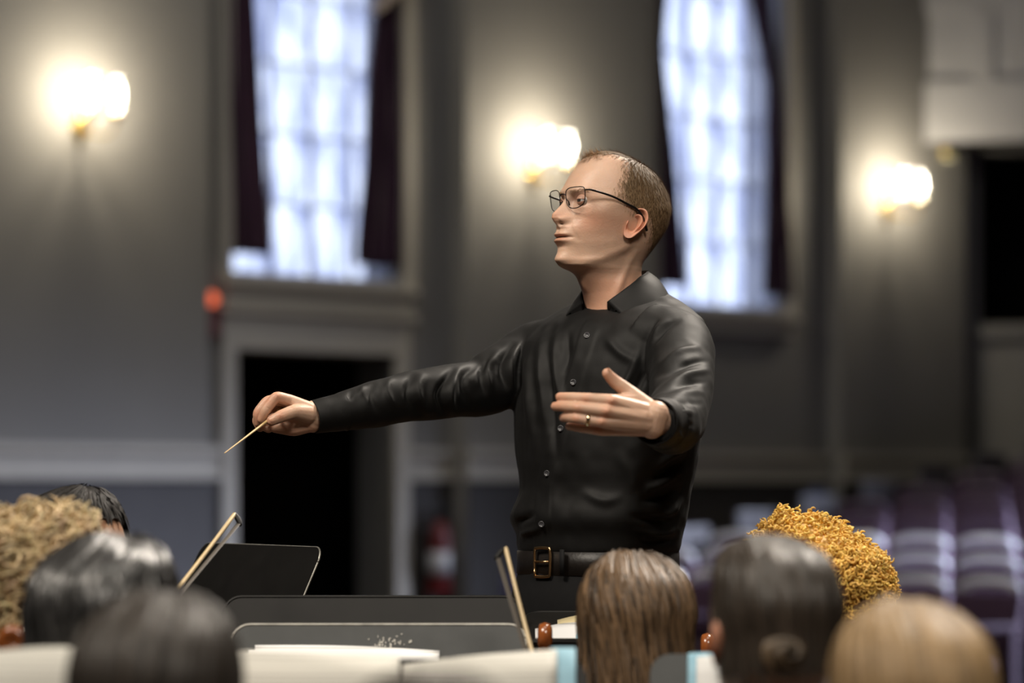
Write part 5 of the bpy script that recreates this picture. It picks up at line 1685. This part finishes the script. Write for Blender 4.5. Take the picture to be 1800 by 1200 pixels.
# sleek dark hair with a low bun
def bun(root):
    m = MB(); m.M = PHM
    rg = np.random.default_rng(5)
    for k in range(9):
        r0 = 26 - 2.2 * k
        a = np.linspace(0, 2 * math.pi * 1.05, 30)
        c = np.array([-88.0 - 2.6 * k, 18.0, HY0 - 422.0])
        p = c + np.stack([-3 * np.cos(a * 2 + k), r0 * np.cos(a + k), r0 * .85 * np.sin(a + k)], 1)
        m.tube(p, 6.0 - .3 * k, 8, col=np.array([2.2, 2.0, 1.6]) * rg.uniform(.6, 1.8))
    m.lathe([(0, -16), (18, -12), (24, 0), (18, 10), (0, 14)], (-86, 18, HY0 - 422), 18, (-1, 0, 0), col=(.7, .7, .7))
    o = m.build('bun', SLEEK, root, tint=True); o.matrix_local = Matrix.Rotation(R_(104 - 58), 4, 'Z')
SLEEK = hair_mat('sleek_dark_brown_hair', (.040, .030, .022), .42)
player(1377, 936, 3.56, R_(104), hair_straight(5, 440, None, 900, 4.5, (86, 274), 0, .95, .12, 12, .4), SLEEK, (.03, .03, .035),
       'seated person with sleek dark hair gathered into a low twisted bun, back turned', 5, extra=bun, byaw=R_(58))
# yellow afro behind the bun
player(1447, 895, 5.0, R_(115), hair_curls(3600, 7.0, .55, 430, (50, 310), 1.2, 1.9, 21, 62, .15, True), hair_mat('golden_yellow_curls', (.70, .44, .10), .65, .3), (.05, .04, .05),
       'seated person with a big round golden-yellow curly afro behind the bun', 60, byaw=R_(62))
# blond head nearest the corner
player(1615, 1052, 3.05, R_(95), hair_straight(16, 500, None, 900, 6.5, (62, 298), .05, .9, .1, 13, .22), hair_mat('honey_blond_hair', (.36, .235, .115), .52), (.06, .06, .065),
       'seated person with smooth honey-blond hair, nearest of all beyond the bun', 16)
# near dark hair
player(256, 1036, 3.05, R_(80), hair_straight(16, 540, None, 900, 6.5, (60, 300), .10, 1.0, .1, 14, .3), hair_mat('dark_brown_long_hair', (.036, .028, .022), .5), (.02, .02, .022),
       'seated person with long dark brown hair in front of the shiny black-haired player', 16, byaw=R_(72))
# shiny black hair
player(160, 935, 3.66, R_(70), hair_straight(14, 470, None, 900, 6.0, (58, 302), .0, .9, .35, 15, .5), hair_mat('glossy_black_hair', (.032, .031, .031), .30, .8), (.03, .03, .03),
       'seated person with glossy black hair catching silver highlights', 14, byaw=R_(100))
# curly blond at the picture edge
player(38, 874, 4.20, R_(65), hair_curls(1500, 14, .5, 470, (55, 305), .9, 2.3, 22, 30, .3), hair_mat('ash_blond_curls', (.52, .40, .23), .5, .4), (.05, .05, .05),
       'seated person with thick ash-blond curls at the picture edge', 30)
# dark-haired player beyond, brow just visible
player(88, 850, 4.95, R_(-30), hair_straight(9, 440, None, 700, 6.0, (48, 312), .0, .95, .15, 16, .4, .2), hair_mat('black_straight_hair', (.014, .012, .011), .6, .25), (.02, .02, .02),
       'dark-haired seated person whose brow shows above the ash-blond curls', 9, SKIN_TAN, byaw=R_(100))
# only the crown of one more dark head at the bottom edge
player(752, 1180, 2.35, R_(90), hair_straight(11, 460, None, 500, 6.0, (62, 298), .0, .95, .1, 17, .3), hair_mat('cropped_dark_hair', (.05, .036, .026), .5), (.03, .03, .03),
       'dark crown of a seated head at the bottom edge before the open score', 11, byaw=R_(78))
# ------------------------------------------------------------------ empty audience seats, rows square to the side wall
UPH = mat('plum_upholstery', (0.060, 0.022, 0.055), 0.75, var=0.2, vscale=12, sheen=0.2)
RAIL_LIT = mat('lit_pale_rail', (0.85, 0.86, 0.90), 0.2, var=0.05, spec=.8, coat=.6)  # pale colour stands in for the strong light on the near rows
RAIL_DIM = mat('dim_plum_rail', (0.075, 0.045, 0.085), 0.5, var=.15)  # same rail, darker colour for the dim light on the upper rows
ENDP = mat('pale_grey_end_panel', (0.10, 0.095, 0.10), 0.5, var=.06)
SEATW = 0.54


def seat_parts():
    """seat facing -s in (s, n, z) wall coordinates around its floor point"""
    w = SEATW / 2 - .03
    back = MB()
    g = []
    for z, th_, s0 in ((.40, .05, .02), (.60, .07, .05), (.76, .065, .09), (.80, .05, .10)):
        n_ = np.linspace(-w, w, 11); bow_ = .035 * (1 - (n_ / w) ** 2)
        fr = np.stack([s0 - th_ / 2 + bow_, n_, np.full(11, z)], 1); bk = np.stack([s0 + th_ / 2 + bow_, n_, np.full(11, z)], 1)[::-1]
        g.append(np.vstack([fr, bk]))
    back.grid_tube(g)
    cap = MB()
    n_ = np.linspace(-w, w, 11)
    path = np.stack([.105 + .035 * (1 - (n_ / w) ** 2), n_ * .84, .825 + .030 * (1 - (n_ / w) ** 4)], 1)
    cap.tube(path, .030, 10, round_ends=True)
    pan = MB(); pan.box((-.40, -w, .36), (.0, w, .44), .02)
    arm = MB(); arm.box((-.36, -.025, .60), (.06, .025, .635), .008); arm.box((-.05, -.02, 0), (.02, .02, .60), .004)
    end = MB(); end.box((-.24, -.03, .0), (.12, .0, .92), .012)
    return [('backrest', back, UPH, True), ('top_rail', cap, RAIL_LIT, True), ('seat_pan', pan, UPH, False), ('armrest', arm, UPH, False)], ('end_panel', end, ENDP, False)


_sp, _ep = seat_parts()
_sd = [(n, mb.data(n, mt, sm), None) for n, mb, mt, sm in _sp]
_rail_dim = _sp[1][1].data('top_rail', RAIL_DIM, True)
_ed = _ep[1].data('end_panel', ENDP, False)
rows = [-1.19 + 0.64 * k for k in range(10)]
ordn = ['front', 'second', 'third', 'fourth', 'fifth', 'sixth', 'seventh', 'eighth', 'ninth', 'last']
cnt = ['aisle', 'second', 'third', 'fourth', 'fifth', 'sixth', 'seventh']
NA = 1.80
for r_i, s_ in enumerate(rows):
    fz = max(-0.12, 1.03 + 0.165 * (s_ - .13) - .86)
    m = wmb(); wbox(m, s_ - .44, s_ + .20, NA - .06, 6.3, HALL_Z, fz)
    tag(m.build('floor_riser', MAT['wains'], smooth=False), 'dark step under the ' + ordn[r_i] + ' row of audience seats', kind='structure')
    for c in range(7):
        n_ = NA + .03 + SEATW * (c + .5)
        root = tag(empty('auditorium_seat'), 'plum audience seat with %s top rail, %s row, %s' % ('lit-toned pale' if r_i < 3 else 'dim-toned plum', ordn[r_i], 'with pale aisle end panel' if c == 0 else cnt[c] + ' from the aisle'), 'seat', 'empty plum audience seats')
        root.matrix_world = WM @ Matrix.Translation((s_, n_, fz))
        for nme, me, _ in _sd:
            o = link(nme, _rail_dim if nme == 'top_rail' and r_i > 2 else me, root)
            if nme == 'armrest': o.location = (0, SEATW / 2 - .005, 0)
        if c == 0:
            o = link('end_panel', _ed, root); o.location = (0, -SEATW / 2 - .001, 0)

# blue stacking chairs by the side wall
BLUC = mat('blue_moulded_plastic', (0.05, 0.07, 0.20), 0.45, var=.08); LAVC = mat('lavender_moulded_plastic', (0.12, 0.12, 0.26), 0.45, var=.08)


def chair(px, pytop, s_n, material, label):
    D = wall_D(px); s0 = WS(px) - s_n * N2[0] / U2[0] * .0
    X = (px - 900) / FPX
    # stand it s_n metres in front of the wall along the view ray
    D = (W0 - s_n / .7527) / (1 - WSL * X)
    p = P(px, pytop, D); h = p[2]
    fl = HALL_Z
    sc_ = (h - fl) / .82
    root = tag(empty('stacking_chair', (p[0], p[1], fl), R_(286)), label, 'chair', None)
    root.scale = (sc_,) * 3
    m = MB(); m.box((-.22, -.22, .43), (.22, .22, .455), .01); m.build('seat', material, root, smooth=False)
    m = MB(); g = [np.vstack([np.stack([np.linspace(-.21, .21, 9), .20 + .03 * t - .02 * (np.linspace(-1, 1, 9)) ** 2, np.full(9, z)], 1), np.stack([np.linspace(-.21, .21, 9), .212 + .03 * t - .02 * (np.linspace(-1, 1, 9)) ** 2, np.full(9, z)], 1)[::-1]]) for t, z in ((0, .50), (.5, .62), (1, .74), (1.2, .82))]
    m.grid_tube(g); m.build('backrest', material, root)
    for x_ in (-.19, .19):
        for y_ in (-.19, .19):
            m = MB(); m.tube(np.array([(x_ * 1.08, y_ * 1.08, 0), (x_, y_, .43)] + ([(x_, .215, .55)] if y_ > 0 else [])), .011, 8); m.build('leg', RIM, root)
    return root


chair(842, 1014, 0.8, LAVC, 'lavender stacking chair low beside the fire extinguisher')


# blue coats hung on the side wall
def coat(px, pytop, n, h, label):
    root = tag(empty('hanging_coat'), label, 'coat', 'blue coats on wall hooks')
    s0, z1 = WS(px), WZ(px, pytop)
    w = h * .62
    m = wmb()
    m.loft([((s0, n + .075, z), (a_, 0, 0), (0, b_, 0), 2.4) for z, a_, b_ in ((z1 - h, w * .5, .05), (z1 - h * .6, w * .46, .055), (z1 - h * .2, w * .5, .05), (z1 - h * .08, w * .42, .04), (z1, w * .15, .025))], 24)
    m.build('coat_body', BLUC, root)
    for sg in (-1, 1):
        m = wmb(); m.tube(catmull([(s0 + sg * w * .36, n + .075, z1 - h * .12), (s0 + sg * w * .55, n + .08, z1 - h * .4), (s0 + sg * w * .5, n + .08, z1 - h * .85)], 5), [.045] * 11, 10, round_ends=True); m.build('sleeve', BLUC, root)
    m = wmb(); m.tube(np.array([(s0, n + .001, z1 + .03), (s0, n + .06, z1 + .03), (s0, n + .075, z1 - .005)]), .007, 8); m.build('hook', RIM, root)


coat(1345, 898, 0.016, .30, 'blue coat hung on the dark wainscot beyond the yellow afro')
coat(1422, 862, 0.016, .22, 'small blue coat hung just under the chair rail by the balcony pier')
